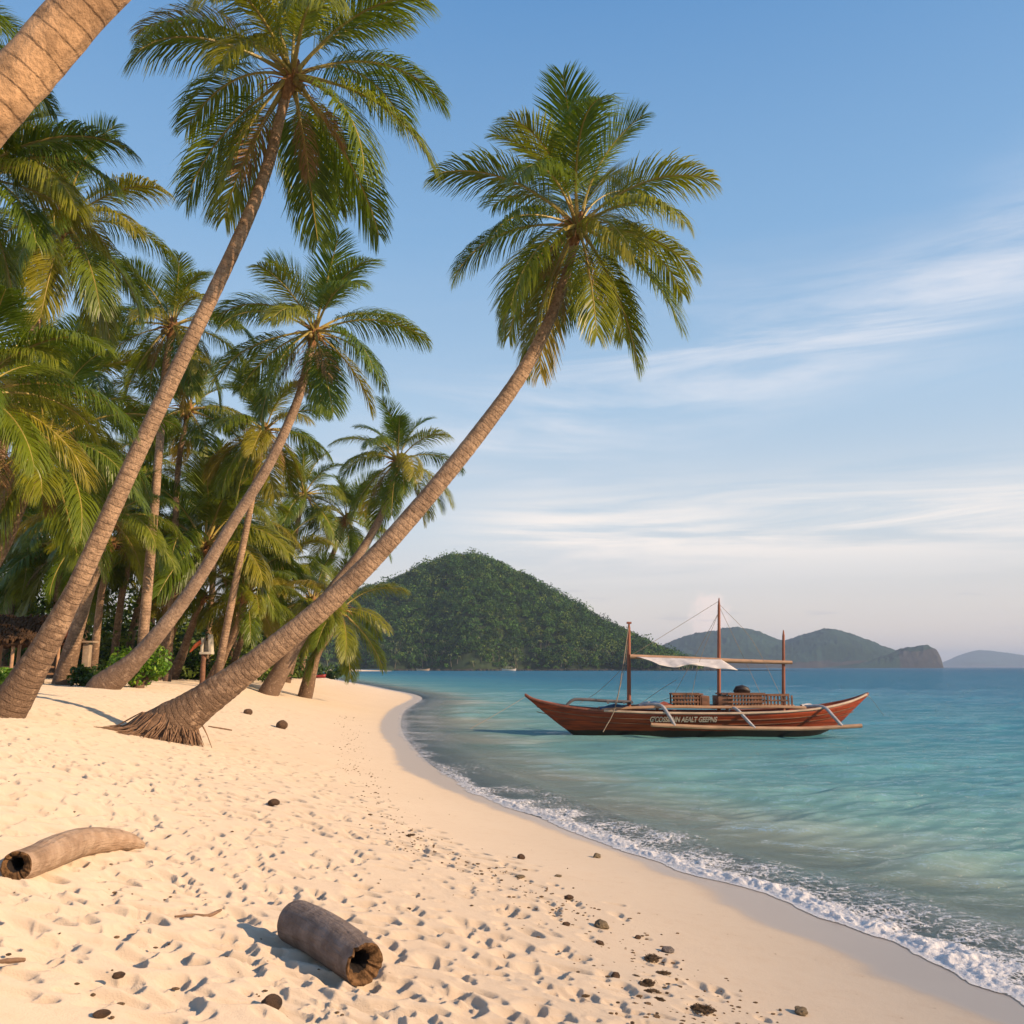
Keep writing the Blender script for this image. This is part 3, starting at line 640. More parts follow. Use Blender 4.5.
def palm(label, pts, widths, Rpx, depth=None, crown_depth=None, nf=24, seed=0, nuts=5, lo=7, bark='trunk', ground=True, roots=False, tops=0, maxv=7.0, base_world=None, azs=None, wk=.8, extra=()):
    """pts: trunk centreline in the photo from foot to crown; placed at its own real distance"""
    r = random.Random(seed)
    if base_world: b0 = Vector(base_world)
    elif depth is None: b0 = gnd(*pts[0])
    else: b0 = at(pts[0][0], 667, depth); b0.z = zs(b0.x, b0.y)
    D0 = b0.y; D1 = crown_depth or D0*.96
    W3 = [b0]; n = len(pts)
    for i, p in enumerate(pts[1:], 1): W3.append(at(p[0], p[1], D0+(D1-D0)*i/(n-1)))
    path = catmull(W3, 10 if Rpx > 60 else 6); m = len(path)
    rads = []
    for i in range(m):
        f = i/(m-1)*(n-1); a = int(min(f, n-2)); wpx = (widths[a]+(widths[a+1]-widths[a])*(f-a))*wk
        dd = D0+(D1-D0)*i/(m-1); rads.append(wpx*.5*dd/FOC)
    root = thing('coconut_palm', label, 'palm tree', b0, PG)
    tb = MB(); deep = path[0]+Vector((0,0,-.3)) - (path[1]-path[0]).normalized()*.1
    # ring scars: small steps in the radius
    L = 0; P2 = []; R2 = []; big_ = Rpx > 85
    if big_:
        tot = sum((path[i+1]-path[i]).length for i in range(m-1)); stp = .055; acc = [0]
        for i in range(m-1): acc.append(acc[-1]+(path[i+1]-path[i]).length)
        k = 0; q = 0
        while q < tot:
            i = min(np.searchsorted(acc, q, 'right')-1, m-2); f = (q-acc[i])/(acc[i+1]-acc[i])
            P2.append(path[i].lerp(path[i+1], f)); rr = rads[i]+(rads[i+1]-rads[i])*f
            R2.append(rr*(1+r.uniform(-.014,.014))); q += stp*r.uniform(.75,1.25); k += 1
        P2.append(path[-1]); R2.append(rads[-1])
    else: P2, R2 = path, rads
    tb.tube([deep]+P2, [R2[0]*1.12]+R2, 20 if big_ else 12, 0, wob=.035 if big_ else .05)
    tb.build('trunk', M[bark], root, off=b0)
    top = path[-1]; tr_ = rads[-1]; cl = top-b0; Rw = Rpx*D1/FOC
    # fibrous heart of the crown, petiole bases and dry flower stalks
    hb = MB(); td = (path[-1]-path[-3]).normalized()
    hb.tube([cl-td*Rw*.15, cl-td*Rw*.05, cl+td*Rw*.04, cl+td*Rw*.14], [tr_*1.02, tr_*1.6, tr_*1.75, tr_*.7], 10, wob=.3)
    for q in range(22 if Rpx > 55 else 8):
        a = r.uniform(0, 6.28); e = r.uniform(-.6, .9); Lq = Rw*r.uniform(.16,.34); dv = Vector((math.cos(a)*math.cos(e), math.sin(a)*math.cos(e), math.sin(e)))
        hb.tube([cl, cl+dv*Lq*.6, cl+dv*Lq+Vector((0,0,-Lq*.3))], [tr_*.28, tr_*.15, tr_*.05], 4)
    hb.build('crown_fibre', M['husk'], root)
    for q in range(nf):
        f = (q+.5)/nf; vi = min(int(f*7.99*(maxv+.99)/8+tops), 7); a = azs[q] if azs else q*2.39996+r.uniform(-.3,.3)+seed
        me = r.choice(FR[vi]); o = link('frond', me, root, cl+td*Rw*.03+Vector((math.cos(a),math.sin(a),0))*tr_*.5)
        o.rotation_euler = (r.uniform(-.28,.28), r.uniform(-.12,.12), a); s = Rw*r.uniform(1.0,1.22)*(1. if vi > 1 else .88); o.scale = (s, s, s)
    for q in range(3 if Rpx > 90 else (1 if Rpx > 60 else 0)):
        a = r.uniform(0, 6.28); o = link('dry_frond', r.choice(DRY), root, cl-td*Rw*.04+Vector((math.cos(a),math.sin(a),0))*tr_*.7); o['label'] = 'dead brown frond hanging by the trunk'
        o.rotation_euler = (r.uniform(-.3,.3), 0, a); o.scale = (Rw*r.uniform(.5,.75),)*3
    for vi, a, k_ in extra:
        o = link('frond', FR[vi][0], root, cl+td*Rw*.03); o.rotation_euler = (0, 0, a); o.scale = (Rw*k_,)*3
    if nuts:
        for q in range(nuts):
            a = r.uniform(0, 6.28); o = link('coconut', NUT, root, cl+Vector((math.cos(a),math.sin(a),-.55+r.uniform(-.3,.3)))*tr_*2.2)
            s = max(.15, tr_*1.75)*r.uniform(.8,1.1); o.scale = (s,s,s); o.rotation_euler = (r.uniform(-.5,.5), r.uniform(-.5,.5), a)
    if roots:
        rb = MB(); d0 = (path[2]-path[0]); d0.z = 0; d0.normalize()
        cx_ = d0*.16
        ring = [(.40,.33,.42),(.50,.40,.30),(.60,.46,.14),(.70,.52,-.06)]; V = []
        for k, (rx, ry, z) in enumerate(ring):
            for j in range(28):
                t = 2*math.pi*j/28; f = 1+.06*r.uniform(-1,1); sh_ = d0*(.30-.1*k)
                V.append((sh_.x-.05+math.cos(t)*rx*f, sh_.y+math.sin(t)*ry*f-.05, z))
        rb.add(V, grid_faces(4, 28, True).tolist())
        for q in range(520):
            a = r.uniform(0, 6.28); ca, sa = math.cos(a), math.sin(a); e = r.uniform(-.09,.09); k1 = r.uniform(.86,1.16)*(1.25 if q % 9 == 0 else 1)
            p0 = Vector((d0.x*.28-.05+ca*.41, d0.y*.28+sa*.33-.05, r.uniform(.08,.46))); p1 = Vector((d0.x*.12-.05+ca*.585*k1+e, d0.y*.12+sa*.46*k1-.05, r.uniform(.10,.20)))
            p2 = Vector((-.05+ca*.74*k1+e*2, sa*.56*k1-.05+e, 0)); p2.z = zs(b0.x+p2.x, b0.y+p2.y)-b0.z-.02
            rb.tube(catmull([p0, p1, p2], 3), [v_*r.uniform(.55,1.15) for v_ in (.010,.014,.014,.013,.011,.009,.005)], 4)
        rb.build('root_mass', M['root'], root)
    return root

# the three big leaning palms in front
palm('tall leaning palm at left whose trunk crosses the whole grove, high crown in the sky', [(4,716),(42,652),(69,602),(86,567),(139,450),(191,340),(240,236),(267,168),(280,118),(291,80)], [42,29,22,20.5,19,17,15.5,14,12,10], 170, wk=.90, nf=25, seed=3, maxv=6.4, nuts=9, crown_depth=13.6)
palm('long low-leaning palm with exposed roots, its crown out over the beach against open sky', [(153,737),(203,702),(258,661),(318,612),(370,562),(425,500),(480,432),(524,370),(553,312),(570,262),(577,230)], [58,38,29,25,22,20.5,19,17,13,11,9], 143, wk=.88, nf=30, seed=11, maxv=6.8, nuts=10, roots=.62)
palm('slim leaning palm between the two biggest trunks, crown just below the tall one', [(102,688),(140,655),(190,592),(232,524),(268,466),(296,405),(308,362),(314,334)], [34,20,15,13,12,10.5,9,7.5], 104, wk=.86, nf=22, seed=5, maxv=6.4, nuts=7, bark='trunk_smooth')
palm('curved palm seen through the arch of the lowest trunk, round crown against pale sky', [(268,694),(296,645),(330,592),(362,550),(384,510),(394,482),(398,462)], [26,16,13,11,9,8,7], 66, nf=24, seed=8, nuts=5, bark='trunk_smooth')
palm('small palm last by the water with short leaning trunk and drooping fronds', [(306,680),(316,655),(330,632),(338,612)], [19,12,10,8], 62, nf=20, seed=21, nuts=0, depth=44, tops=0)
palm('thin palm just left of the last palm by the water, partly behind the big trunk', [(287,674),(297,645),(306,620),(312,602)], [11,8,7,6], 52, nf=20, seed=22, nuts=0, depth=52)
palm('palm with twin-like dark foot beside the wooden post, fronds hanging low', [(212,678),(226,650),(238,625),(246,596)], [16,10,9,8], 56, nf=18, seed=23, nuts=2, depth=40, maxv=6)
palm('straight thin palm close against its dark-footed neighbour', [(229,674),(238,650),(246,628),(262,588)], [10,8,8,7], 52, nf=17, seed=24, nuts=0, depth=44, maxv=6)
palm('bushy palm with upright fronds rising behind the green shrub', [(155,664),(172,630),(190,590),(204,548)], [16,11,10,9], 100, nf=24, seed=25, nuts=3, depth=40, maxv=4.6)
palm('short curved palm right of the green shrub, crown hidden among fronds', [(170,681),(180,660),(190,632),(202,598)], [20,12,9,8], 50, nf=16, seed=26, nuts=0, depth=42, maxv=5.5)
palm('thick trunked palm standing just right of the thatched roof', [(64,686),(74,640),(86,600),(97,566),(108,520)], [26,18,14,12,10], 78, nf=20, seed=27, nuts=4, depth=30, maxv=5.6)
palm('upright slim palm behind the stone pillar', [(93,672),(97,632),(102,590),(112,545)], [11,9,8,7], 64, nf=17, seed=28, nuts=0, depth=38, maxv=5.2)
palm('slim palm behind the foot of the slim leaning palm, crown in shade', [(113,668),(117,632),(123,590),(132,556)], [10,9,8,7], 60, nf=16, seed=29, nuts=0, depth=42, maxv=5.2)
palm('slightly tilted palm third along behind the shrub', [(124,664),(133,630),(143,590),(156,560)], [10,9,8,7], 60, nf=16, seed=30, nuts=0, depth=45, maxv=5.2)
palm('near palm at the left edge with bright trunk and spiky brown heart', [(-70,668),(-30,600),(2,545),(18,508),(34,478),(44,448)], [30,26,20,17,16,14], 120, nf=26, seed=31, nuts=5, depth=17)
palm('palm behind the thatched roof, trunk rising over its ridge', [(2,674),(8,620),(17,580),(26,540)], [11,10,8,7], 78, nf=22, seed=32, nuts=0, depth=44)
palm('tall palm high on the left under the pale foreground trunk', [(-40,668),(-24,560),(4,440),(24,365),(44,300),(58,262),(64,225)], [22,18,14,12,11,10,10], 112, nf=27, seed=33, nuts=5, depth=21)
palm('palm between the tall trunk and the high left crown, yellowing lower fronds', [(140,668),(150,560),(160,440),(165,375),(172,328)], [13,12,10,9,9], 82, nf=26, seed=34, nuts=6, depth=30)
palm('thin palm behind the tall trunk, crown of narrow drooping fronds', [(168,666),(174,560),(178,470),(188,412)], [10,8,7,6], 72, nf=22, seed=35, nuts=3, depth=38, maxv=6)
palm('palm right behind the slim leaning palm at half its height', [(216,670),(232,600),(250,510),(264,432)], [10,9,8,7], 72, nf=24, seed=36, nuts=3, depth=36)
palm('far palm left of the round crowned one, lit fronds hanging straight', [(300,668),(316,598),(330,562),(346,520)], [8,7,6,6], 54, nf=22, seed=37, nuts=2, depth=60)
palm('small far palm with pale top between two larger crowns', [(262,668),(282,600),(294,540),(304,496)], [8,7,6,5], 56, nf=22, seed=38, nuts=0, depth=58)
palm('palm in the middle of the grove with wide shaded fronds', [(-60,668),(-30,560),(10,470),(52,396)], [20,16,14,13], 108, nf=24, seed=39, nuts=0, depth=34, maxv=5)
palm('palm out past the left edge whose long front frond arches into view', [(-230,730),(-190,600),(-120,500),(-55,430),(-30,398)], [46,34,26,22,20], 135, nf=17, seed=42, nuts=4, depth=11.5, maxv=5, extra=((2,-.25,1.35),(3,.2,1.3),(5,-.5,1.1)))
palm('palm past the left edge with fronds reaching in below the pale foreground trunk', [(-160,690),(-120,520),(-60,350),(-40,240),(-30,180)], [34,26,20,16,15], 150, nf=24, seed=45, nuts=5, depth=14, extra=((2,.1,1.25),(4,-.3,1.2)))
palm('palm outside the top left corner showing only dark frond tips', [(-330,720),(-260,420),(-180,160),(-130,40)], [40,26,20,18], 190, nf=22, seed=44, nuts=3, depth=13, extra=((4,.05,1.15),(3,-.3,1.1)))
palm('low palm behind the hut filling the gap left of the thick trunk', [(52,668),(56,620),(60,580),(66,548)], [11,10,9,8], 80, nf=22, seed=46, nuts=0, depth=42)
palm('low palm deep in the grove behind the upright fronds', [(232,668),(234,620),(232,570),(230,520)], [9,8,7,6], 66, nf=22, seed=47, nuts=0, depth=50)
palm('young palm between the bushy crown and the round crown, low and green', [(262,668),(266,640),(272,600),(278,566)], [9,8,7,6], 58, nf=22, seed=48, nuts=0, depth=54)
palm('distant palm with its crown filling the gap just left of the tall leaning trunk', [(84,668),(88,600),(92,540),(96,486)], [9,8,7,6], 70, nf=22, seed=61, nuts=0, depth=50, maxv=6)
palm('distant palm between the tall leaning trunk and the slim one, crown at half height', [(150,668),(152,600),(150,530),(146,474)], [9,8,7,6], 70, nf=22, seed=62, nuts=0, depth=52, maxv=6)
palm('distant palm behind the slim leaning trunk, low crown with lit fronds', [(206,668),(210,620),(214,560),(216,506)], [9,8,7,6], 66, nf=22, seed=63, nuts=0, depth=48, maxv=6)
palm('distant palm low above the thatched roof with shaded fronds', [(30,668),(28,620),(22,570),(14,520)], [9,8,7,6], 74, nf=22, seed=64, nuts=0, depth=52, maxv=6)
# the pale trunk cutting the top left corner, very close
palm('close pale ringed trunk cutting across the top left corner', [(-560,1000),(-360,600),(-160,280),(-40,145),(60,32),(190,-130),(400,-520),(620,-1150)], [120,92,72,64,62,58,50,42], 420, wk=.92, nf=22, seed=51, nuts=6, depth=3.9, crown_depth=3.7, bark='trunk_ring', tops=1)

# ------------------------------------------------------------------ shrubs and undergrowth
def leafy(name, label, px, py, wpx, hpx, depth, n, size, tint, parent_cat='bush', seed=0, group=None):
    r = np.random.default_rng(seed); c = at(px, 667, depth); c.z = zs(c.x, c.y); root = thing(name, label, parent_cat, c, group)
    rw, rh = wpx*.5*depth/FOC, hpx*depth/FOC
    nl = 16; lc = np.stack([r.uniform(-.65,.65,nl)*rw, r.uniform(-.6,.6,nl)*rw, r.uniform(.15,.72,nl)*rh], -1); lr = r.uniform(.26,.5,nl)*min(rw, rh*.8)
    idx = r.choice(nl, n); d, rr = rand_shell(n, r, .5); P = lc[idx]+d*(rr*lr[idx])[:,None]; P[:,2] = np.abs(P[:,2])+.03
    V, F = leaf_quads(P, d+np.array([0,0,.5]), size, .45, r)
    t = np.array(tint)[r.choice(len(tint), n)]*r.uniform(.7,1.3,(n,1))
    link('foliage', npmesh('foliage', V, F, M['bush'], False, {'tint': np.repeat(t, 4, 0)}), root)
    sb = MB()
    for k in range(nl): sb.tube([(r.uniform(-.1,.1)*rw, r.uniform(-.1,.1)*rw, -.05), tuple(lc[k]*np.array([.6,.6,.45])), tuple(lc[k])], [.02*rh+.008, .015*rh+.005, .004], 5)
    sb.build('stem', M['root'], root)
g1_, g2_ = [(.15,.29,.022),(.10,.22,.018),(.22,.34,.03)], [(.035,.075,.014),(.05,.10,.016),(.07,.12,.02)]
leafy('shrub', 'bright green leafy shrub behind the foot of the slim leaning palm', 140, 680, 66, 40, 30, 2600, .085, g1_, seed=1)
leafy('shrub', 'low round green shrub at the left edge in front of the hut', 6, 680, 34, 20, 25, 1500, .06, g1_, seed=2)
leafy('shrub', 'darker shrub just behind the wooden post', 190, 675, 46, 26, 44, 1500, .11, g2_+g1_[1:2], seed=3)
leafy('shrub', 'dark low shrub between the thick trunk and the upright slim trunk', 84, 680, 34, 20, 29, 1200, .08, g2_, seed=4)
leafy('shrub', 'dusty green shrub far back beside the last palm trunks', 330, 672, 40, 16, 95, 900, .2, g2_, seed=5)
leafy('shrub', 'dark shrub behind the twin feet of the leaning palms', 246, 676, 46, 24, 60, 1000, .14, g2_, seed=6)
ur = np.random.default_rng(23); nC = 1500
uy = 42+ur.random(nC)**.9*110; ux = np.array([ (ur.uniform(-30, 300)-512)/FOC*y for y in uy]); sgood = (Xw(uy)-ux) > 8
ux, uy = ux[sgood], uy[sgood]; nC = len(ux); uz = zbase(ux, uy); uh = (.8+6.2*ur.random(nC)**1.6)*np.interp(ux/uy*FOC+512, [0,60,120,220,300], [1.7,1.5,1.2,.8,.45]); urd = ur.uniform(.9, 2.0, nC)*1.1
per = 95; d, rr = rand_shell(nC*per, ur, .5)
P = np.repeat(np.stack([ux,uy,uz],-1), per, 0) + d*rr[:,None]*np.repeat(np.stack([urd,urd,uh*.5],-1), per, 0); P[:,2] += np.repeat(uh*.5, per)
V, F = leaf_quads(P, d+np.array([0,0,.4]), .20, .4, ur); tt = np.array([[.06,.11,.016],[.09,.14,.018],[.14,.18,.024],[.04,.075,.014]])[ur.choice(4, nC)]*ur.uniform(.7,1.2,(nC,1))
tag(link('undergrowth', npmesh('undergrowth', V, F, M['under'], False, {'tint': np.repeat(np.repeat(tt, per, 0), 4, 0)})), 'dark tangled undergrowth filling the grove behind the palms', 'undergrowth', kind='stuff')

# ------------------------------------------------------------------ outrigger boat
M['hull'] = simple('varnished_red_wood', (.38,.060,.013), .42, .35, 3., .15, .01, .4, (.14,.026,.010), (.25,1,4))
_t = NT(M['hull'].node_tree); _p = [n for n in _t.n if n.type == 'BSDF_PRINCIPLED'][0]; _c = _p.inputs['Base Color'].links[0].from_socket
_s = _t.node('ShaderNodeSeparateXYZ'); _tc = _t.node('ShaderNodeTexCoord').outputs['Object']; _t.l.new(_tc, _s.inputs[0])
_z = _t.math('ADD', _s.outputs[2], _t.math('MULTIPLY', _t.noise(_tc, 2.5, 4), .08))
_pl = _t.smooth(_t.math('ABSOLUTE', _t.math('SUBTRACT', _t.math('FRACT', _t.math('MULTIPLY', _s.outputs[2], 6.5)), .5)), .0, .07, .45, 1.)
_c = _t.mix(1., _c, _t.ramp(_pl, [(0,(0,0,0)),(1,(1,1,1))]), 'MULTIPLY')
_t.l.new(_t.mix(_t.smooth(_z, .20, .16), _c, (.028,.018,.014)), _p.inputs['Base Color'])
M['hulldark'] = simple('tarred_bottom', (.03,.018,.014), .5, .4, 3., .1)
M['cream'] = simple('faded_cream_paint', (.60,.44,.30), .6, .3, 4., .1, stretch=(.5,1,1))
M['wood'] = simple('old_brown_wood', (.24,.11,.06), .7, .45, 8., .3, stretch=(.3,1,1))
M['mast'] = simple('red_brown_mast', (.30,.10,.055), .6, .35, 5., .1, stretch=(1,1,.2))
M['bamboo'] = simple('pale_bamboo', (.52,.31,.18), .6, .3, 4., .1, stretch=(.4,1,1))
M['arm'] = simple('grey_white_arm', (.46,.44,.44), .5, .3, 5., .1)
M['armdark'] = simple('grey_weathered_pole', (.16,.14,.14), .7, .3, 5., .1)
M['canvas'] = simple('white_canvas', (.72,.66,.60), .85, .18, 5., .2, .02)
M['rope'] = simple('rope_fibre', (.32,.25,.18), .9, .3, 20., 0)
M['blue'] = simple('blue_tarpaulin', (.05,.13,.26), .5, .3, 4., .2)
M['letter'] = simple('cream_lettering', (.80,.66,.50), .6, .2, 6., 0)
BD = 30.3; KB = BD/FOC/math.cos(PITCH)*math.cos(PITCH)
b0 = at(697, 731, BD); b0.z = 0
boat = thing('outrigger_boat', 'long red-brown wooden outrigger boat with three masts and a white awning, anchored off the beach', 'boat', b0)
def bp(px, py, dy=0.):
    p = at(px, py, BD+dy); q = p-b0; q.y = dy; return q
sheer = [(525,695),(533,699.5),(546,703),(564,706.5),(590,709.5),(630,711.5),(680,712.5),(730,712.5),(780,711),(815,708),(840,703.5),(856,699),(868,694)]
keel  = [(525,696.5),(533,703),(546,714),(564,728),(582,738),(630,742),(680,742),(730,742),(780,741),(812,737),(836,726),(852,711),(868,695.5)]
beam  = [.02,.10,.24,.42,.62,.82,.90,.90,.82,.62,.38,.18,.02]
S3 = catmull([bp(*p) for p in sheer], 6); K3 = catmull([bp(*p) for p in keel], 6); B3 = [v.x for v in catmull([Vector((b,0,0)) for b in beam], 6)]
hb = MB(); nS = len(S3); NV = 9
V = []
for i in range(nS):
    for j in range(2*NV+1):
        t = abs(j-NV)/NV; sgn = -1 if j < NV else 1
        pw = B3[i]*(t**.62)*(.82+.18*t); V.append((S3[i].x*t+K3[i].x*(1-t), sgn*pw, K3[i].z+(S3[i].z-K3[i].z)*t**1.25))
F = grid_faces(nS, 2*NV+1).tolist()
mi = [0]*len(F)
hb.v = V; hb.f = [tuple(f) for f in F]; hb.m = mi; hb.uv = [(0,0)]*len(V)
hull = hb.build('hull', [M['hull'], M['hulldark']], boat)
sm = hull.modifiers.new('thick', 'SOLIDIFY'); sm.thickness = .04
def hull_y(x, z):        # near side of the hull
    i = min(range(nS), key=lambda k: abs(S3[k].x-x)); t = max(0, min(1, (z-K3[i].z)/(S3[i].z-K3[i].z)))**.8
    return -B3[i]*(t**.62)*(.82+.18*t)
for sgn in (-1, 1):
    rb = MB(); rb.tube([Vector((S3[i].x, sgn*B3[i]*1.0, S3[i].z+.02)) for i in range(nS)], [.04]*nS, 6)
    rb.m = [1 if (sgn < 0 and i//6 > 25 and i//6 < nS-2) else 0 for i in range(len(rb.f))]; rb.build('gunwale', [M['mast'], M['cream']], boat)
rb = MB()   # rubbing strakes seen as plank lines
for dz, r_ in ((.20,.018),(.36,.012)):
    rb.tube([Vector((S3[i].x, hull_y(S3[i].x, S3[i].z-dz)-.006, S3[i].z-dz)) for i in range(8, nS-8)], r_, 5)
rb.build('strake', M['wood'], boat)
dk = MB(); V = []
for i in range(2, nS-2): V += [(S3[i].x, -B3[i]*.95, S3[i].z-.05), (S3[i].x, B3[i]*.95, S3[i].z-.05)]
dk.add(V, [(2*i, 2*i+1, 2*i+3, 2*i+2) for i in range(nS-5)]); dk.build('deck', M['wood'], boat)
# raised side coaming (upper cream line amidships)
cb = MB(); pts = [bp(x, y) for x, y in ((600,709),(630,707),(672,706),(720,706.5),(770,706),(800,707))]
for sgn in (-1,1): cb.tube([Vector((p.x, sgn*.62, p.z)) for p in catmull(pts, 4)], .05, 6)
cb.build('coaming', M['bamboo'], boat)
# masts
for lab, px, ytop, w_ in (('', 629, 622, 5.0), ('', 719, 598, 4.6), ('', 783.5, 630, 4.4)):
    mb = MB(); a, c = bp(px, 712), bp(px, ytop); r_ = w_*.42*KB
    mb.tube([a, a.lerp(c,.5), a.lerp(c,.93), c], [r_, r_*.92, r_*.7, r_*.25], 10)
    if px < 700: mb.box(c-Vector((0,0,.03)), (.16,.12,.07), bev=.01)
    mb.build('mast', M['mast'], boat)
mb = MB(); mb.tube([bp(630,656.5,-.09), bp(680,658.5,-.09), bp(735,661,-.09), bp(792,662.5,-.09)], [.075,.08,.075,.06], 10); mb.build('boom', M['bamboo'], boat)
# awning cloth, gathered along the boom and hanging out towards the beach
nx_, nz_ = 60, 10; V = []
for j in range(nz_):
    for i in range(nx_):
        u = i/(nx_-1); v = j/(nz_-1); top_ = bp(636+84*u, 657.2+2.6*u)
        # lower edge: two scallops, then a straight flap reaching further right
        lowpx = 660+70*u if u > .55 else 636+112*u
        sag = (667.5-3.6*abs(math.cos(math.pi*u/.52))**1.5) if u < .52 else 664+6.3*((u-.52)/.48)**.7
        if u < .52: lo_ = bp(636+12*math.sin(math.pi*min(u/.52,.5))+84*u+4*u, sag if u > .12 else 658+(sag-658)*(u/.12))
        else: lo_ = bp(636+84*u+4+7*(u-.52)/.48, sag)
        p = top_.lerp(lo_, v); y = -.16-.75*v-.03*math.sin(u*40+v*3)*v
        V.append((p.x, y, p.z+.012*math.sin(u*22)*v))
ab = MB(); ab.add(V, grid_faces(nz_, nx_).tolist()); aw = ab.build('awning', M['canvas'], boat); aw.modifiers.new('t','SOLIDIFY').thickness = .015
# deck cage / seats with slatted rails
def rail(x0, x1, ytop, ybot, y, npost, name, mt, rows=3):
    rb = MB(); 
    for k in range(npost): 
        px = x0+(x1-x0)*k/(npost-1); rb.box((bp(px,ytop)+bp(px,ybot))/2+Vector((0,y,0)), (.05,.05,(bp(px,ytop)-bp(px,ybot)).z))
    for k in range(rows):
        py = ytop+(ybot-ytop)*k/rows; a = bp(x0,py,y-.035); c = bp(x1,py,y-.035); rb.box((a+c)/2, (c.x-a.x+.08, .035, .05 if k else .08))
    rb.build(name, mt, boat, smooth=False)
rail(673, 698, 694.0, 706, -.45, 9, 'rail', M['wood']); rail(673, 698, 694.0, 706, .45, 9, 'rail', M['wood'])
cab = MB(); c = (bp(702,695.5)+bp(702,706))/2; cab.box(c, (9*KB,.95,10*KB), bev=.02); cab.box((bp(722,695.5)+bp(722,706))/2, (13*KB,.9,10*KB), bev=.02)
cab.box(bp(740,693.8), (42*KB,1.0,.05), bev=.01); cab.box(bp(686,693.8), (28*KB,1.0,.045), bev=.01)
cab.build('cabin', M['wood'], boat)
rail(729, 764, 694.0, 706, -.47, 12, 'rail', M['wood']); rail(729, 764, 694.0, 706, .47, 12, 'rail', M['wood'])
rail(764, 788, 695, 706, -.42, 8, 'rail', M['wood'], 2)
mb = MB(); mb.tube([bp(x,y,-.2) for x, y in ((734,692),(737,689.5),(742,689),(747,690.5),(750,692))], [.05,.12,.14,.12,.04], 8); mb.build('bundle', M['hulldark'], boat)
mb = MB(); mb.tube([bp(x,y,-.35) for x, y in ((644,706.5),(655,704.8),(664,706))], [.06,.13,.08], 8); mb.tube([bp(x,y,-.1) for x, y in ((600,709),(615,706.5),(628,708))], [.05,.1,.06], 8); mb.build('tarpaulin', M['blue'], boat)
mb = MB(); mb.tube([bp(x,y,-.40) for x, y in ((655,706.5),(664,704.6),(672,706))], [.05,.11,.06], 8); mb.build('sail_roll', simple('faded_red_cloth', (.34,.09,.06), .8, .3), boat)
# outrigger arms
for pts in (((640,706),(650,704.5),(661,705.5),(668,714),(675,726)), ((712,707.5),(726,707),(736,709),(745,718),(755,728.5)), ((805,706.5),(818,706),(826,708.5),(833,716),(842,726))):
    for sgn in (-1, 1):
        mb = MB(); k = [.2,.45,.7,.95,1.12]; P_ = []
        for (x, y), q in zip(pts, k): 
            v = bp(x, y, -q); P_.append(Vector((v.x, sgn*q, v.z)))
        mb.tube(catmull(P_, 5), .055, 8); mb.build('outrigger_arm', M['arm'], boat)
# front rack
for sgn in (-1, 1):
    mb = MB(); mb.tube(catmull([bp(x, y, sgn*.34) for x, y in ((566,706),(572,700.5),(580,699.3),(605,700.8),(632,702))], 4), .05, 8); mb.build('rack_pole', M['armdark'], boat)
mb = MB()
for px in (608, 616, 624, 632): mb.tube([bp(px, 702.5, -1.0), bp(px, 702.5, 1.0)], .05, 6)
mb.build('crossbeam', M['armdark'], boat)
# floats
for sgn in (-1, 1):
    mb = MB(); mb.tube(catmull([Vector((bp(x,729,-1.1).x, sgn*1.1, bp(x,y+1.2,-1.1).z)) for x, y in ((651,723.4),(660,724),(720,726.5),(800,727.5),(845,725.5),(862,724.5))], 6), [.065]*31, 8, wob=.06); mb.build('outrigger_float', M['bamboo'], boat)
# rigging
ropes = [[(629,624,0),(617,701,-.8),(603,732,-1.1)], [(719,601,0),(640,650,0),(630,655,0)], [(719,612,0),(690,665,.5),(671,700,.6)], [(719,606,0),(740,650,.5),(765,703,.6)],
         [(719,604,0),(752,640,-.2),(783,700,-.5)], [(631,660,0),(600,690,0),(580,703,0)], [(719,612,0),(700,660,-.5),(690,704,-.6)], [(616,701,-.6),(624,672,-.3),(628,640,0)], [(640,704,0),(660,690,0),(676,680,-.1)], [(672,697,0),(655,703,0),(640,706,0)]]
for rp in ropes:
    mb = MB(); mb.tube(catmull([bp(*p) for p in rp], 4), .007 if rp is not ropes[0] else .016, 4); mb.build('rigging_rope', M['rope'], boat)
mb = MB(); mb.tube(catmull([bp(525,697), bp(500,712,-3), bp(470,729,-7)], 5), .006, 4); mb.build('mooring_rope', M['rope'], boat)
mb = MB(); mb.tube(catmull([bp(867,695), bp(873,701,.6), bp(884,716,2)], 5), .006, 4); mb.build('mooring_rope', M['rope'], boat)
# painted name on the near side
tc = bpy.data.curves.new('name_text', 'FONT'); tc.body = "G'COSSIIINN AEALT GEEPNS"; tc.size = .30; tc.extrude = .004; tc.shear = .15; tc.offset = .010
to = bpy.data.objects.new('tmp_text', tc); COL.objects.link(to); bpy.context.view_layer.update()
dg = bpy.context.evaluated_depsgraph_get(); tm = bpy.data.meshes.new_from_object(to.evaluated_get(dg)); bpy.data.objects.remove(to)
xs = [v.co.x for v in tm.vertices]; x0_, x1_ = min(xs), max(xs); a, c = bp(646.5, 720.5), bp(711.5, 720.3); k_ = (c.x-a.x)/(x1_-x0_)
for v in tm.vertices:
    X = a.x+(v.co.x-x0_)*k_; Z = a.z+v.co.y*.80+.0; v.co = Vector((X, hull_y(X, Z)-.045-v.co.z, Z))
tm.materials.clear(); tm.materials.append(M['letter']); link('name_lettering', tm, boat)

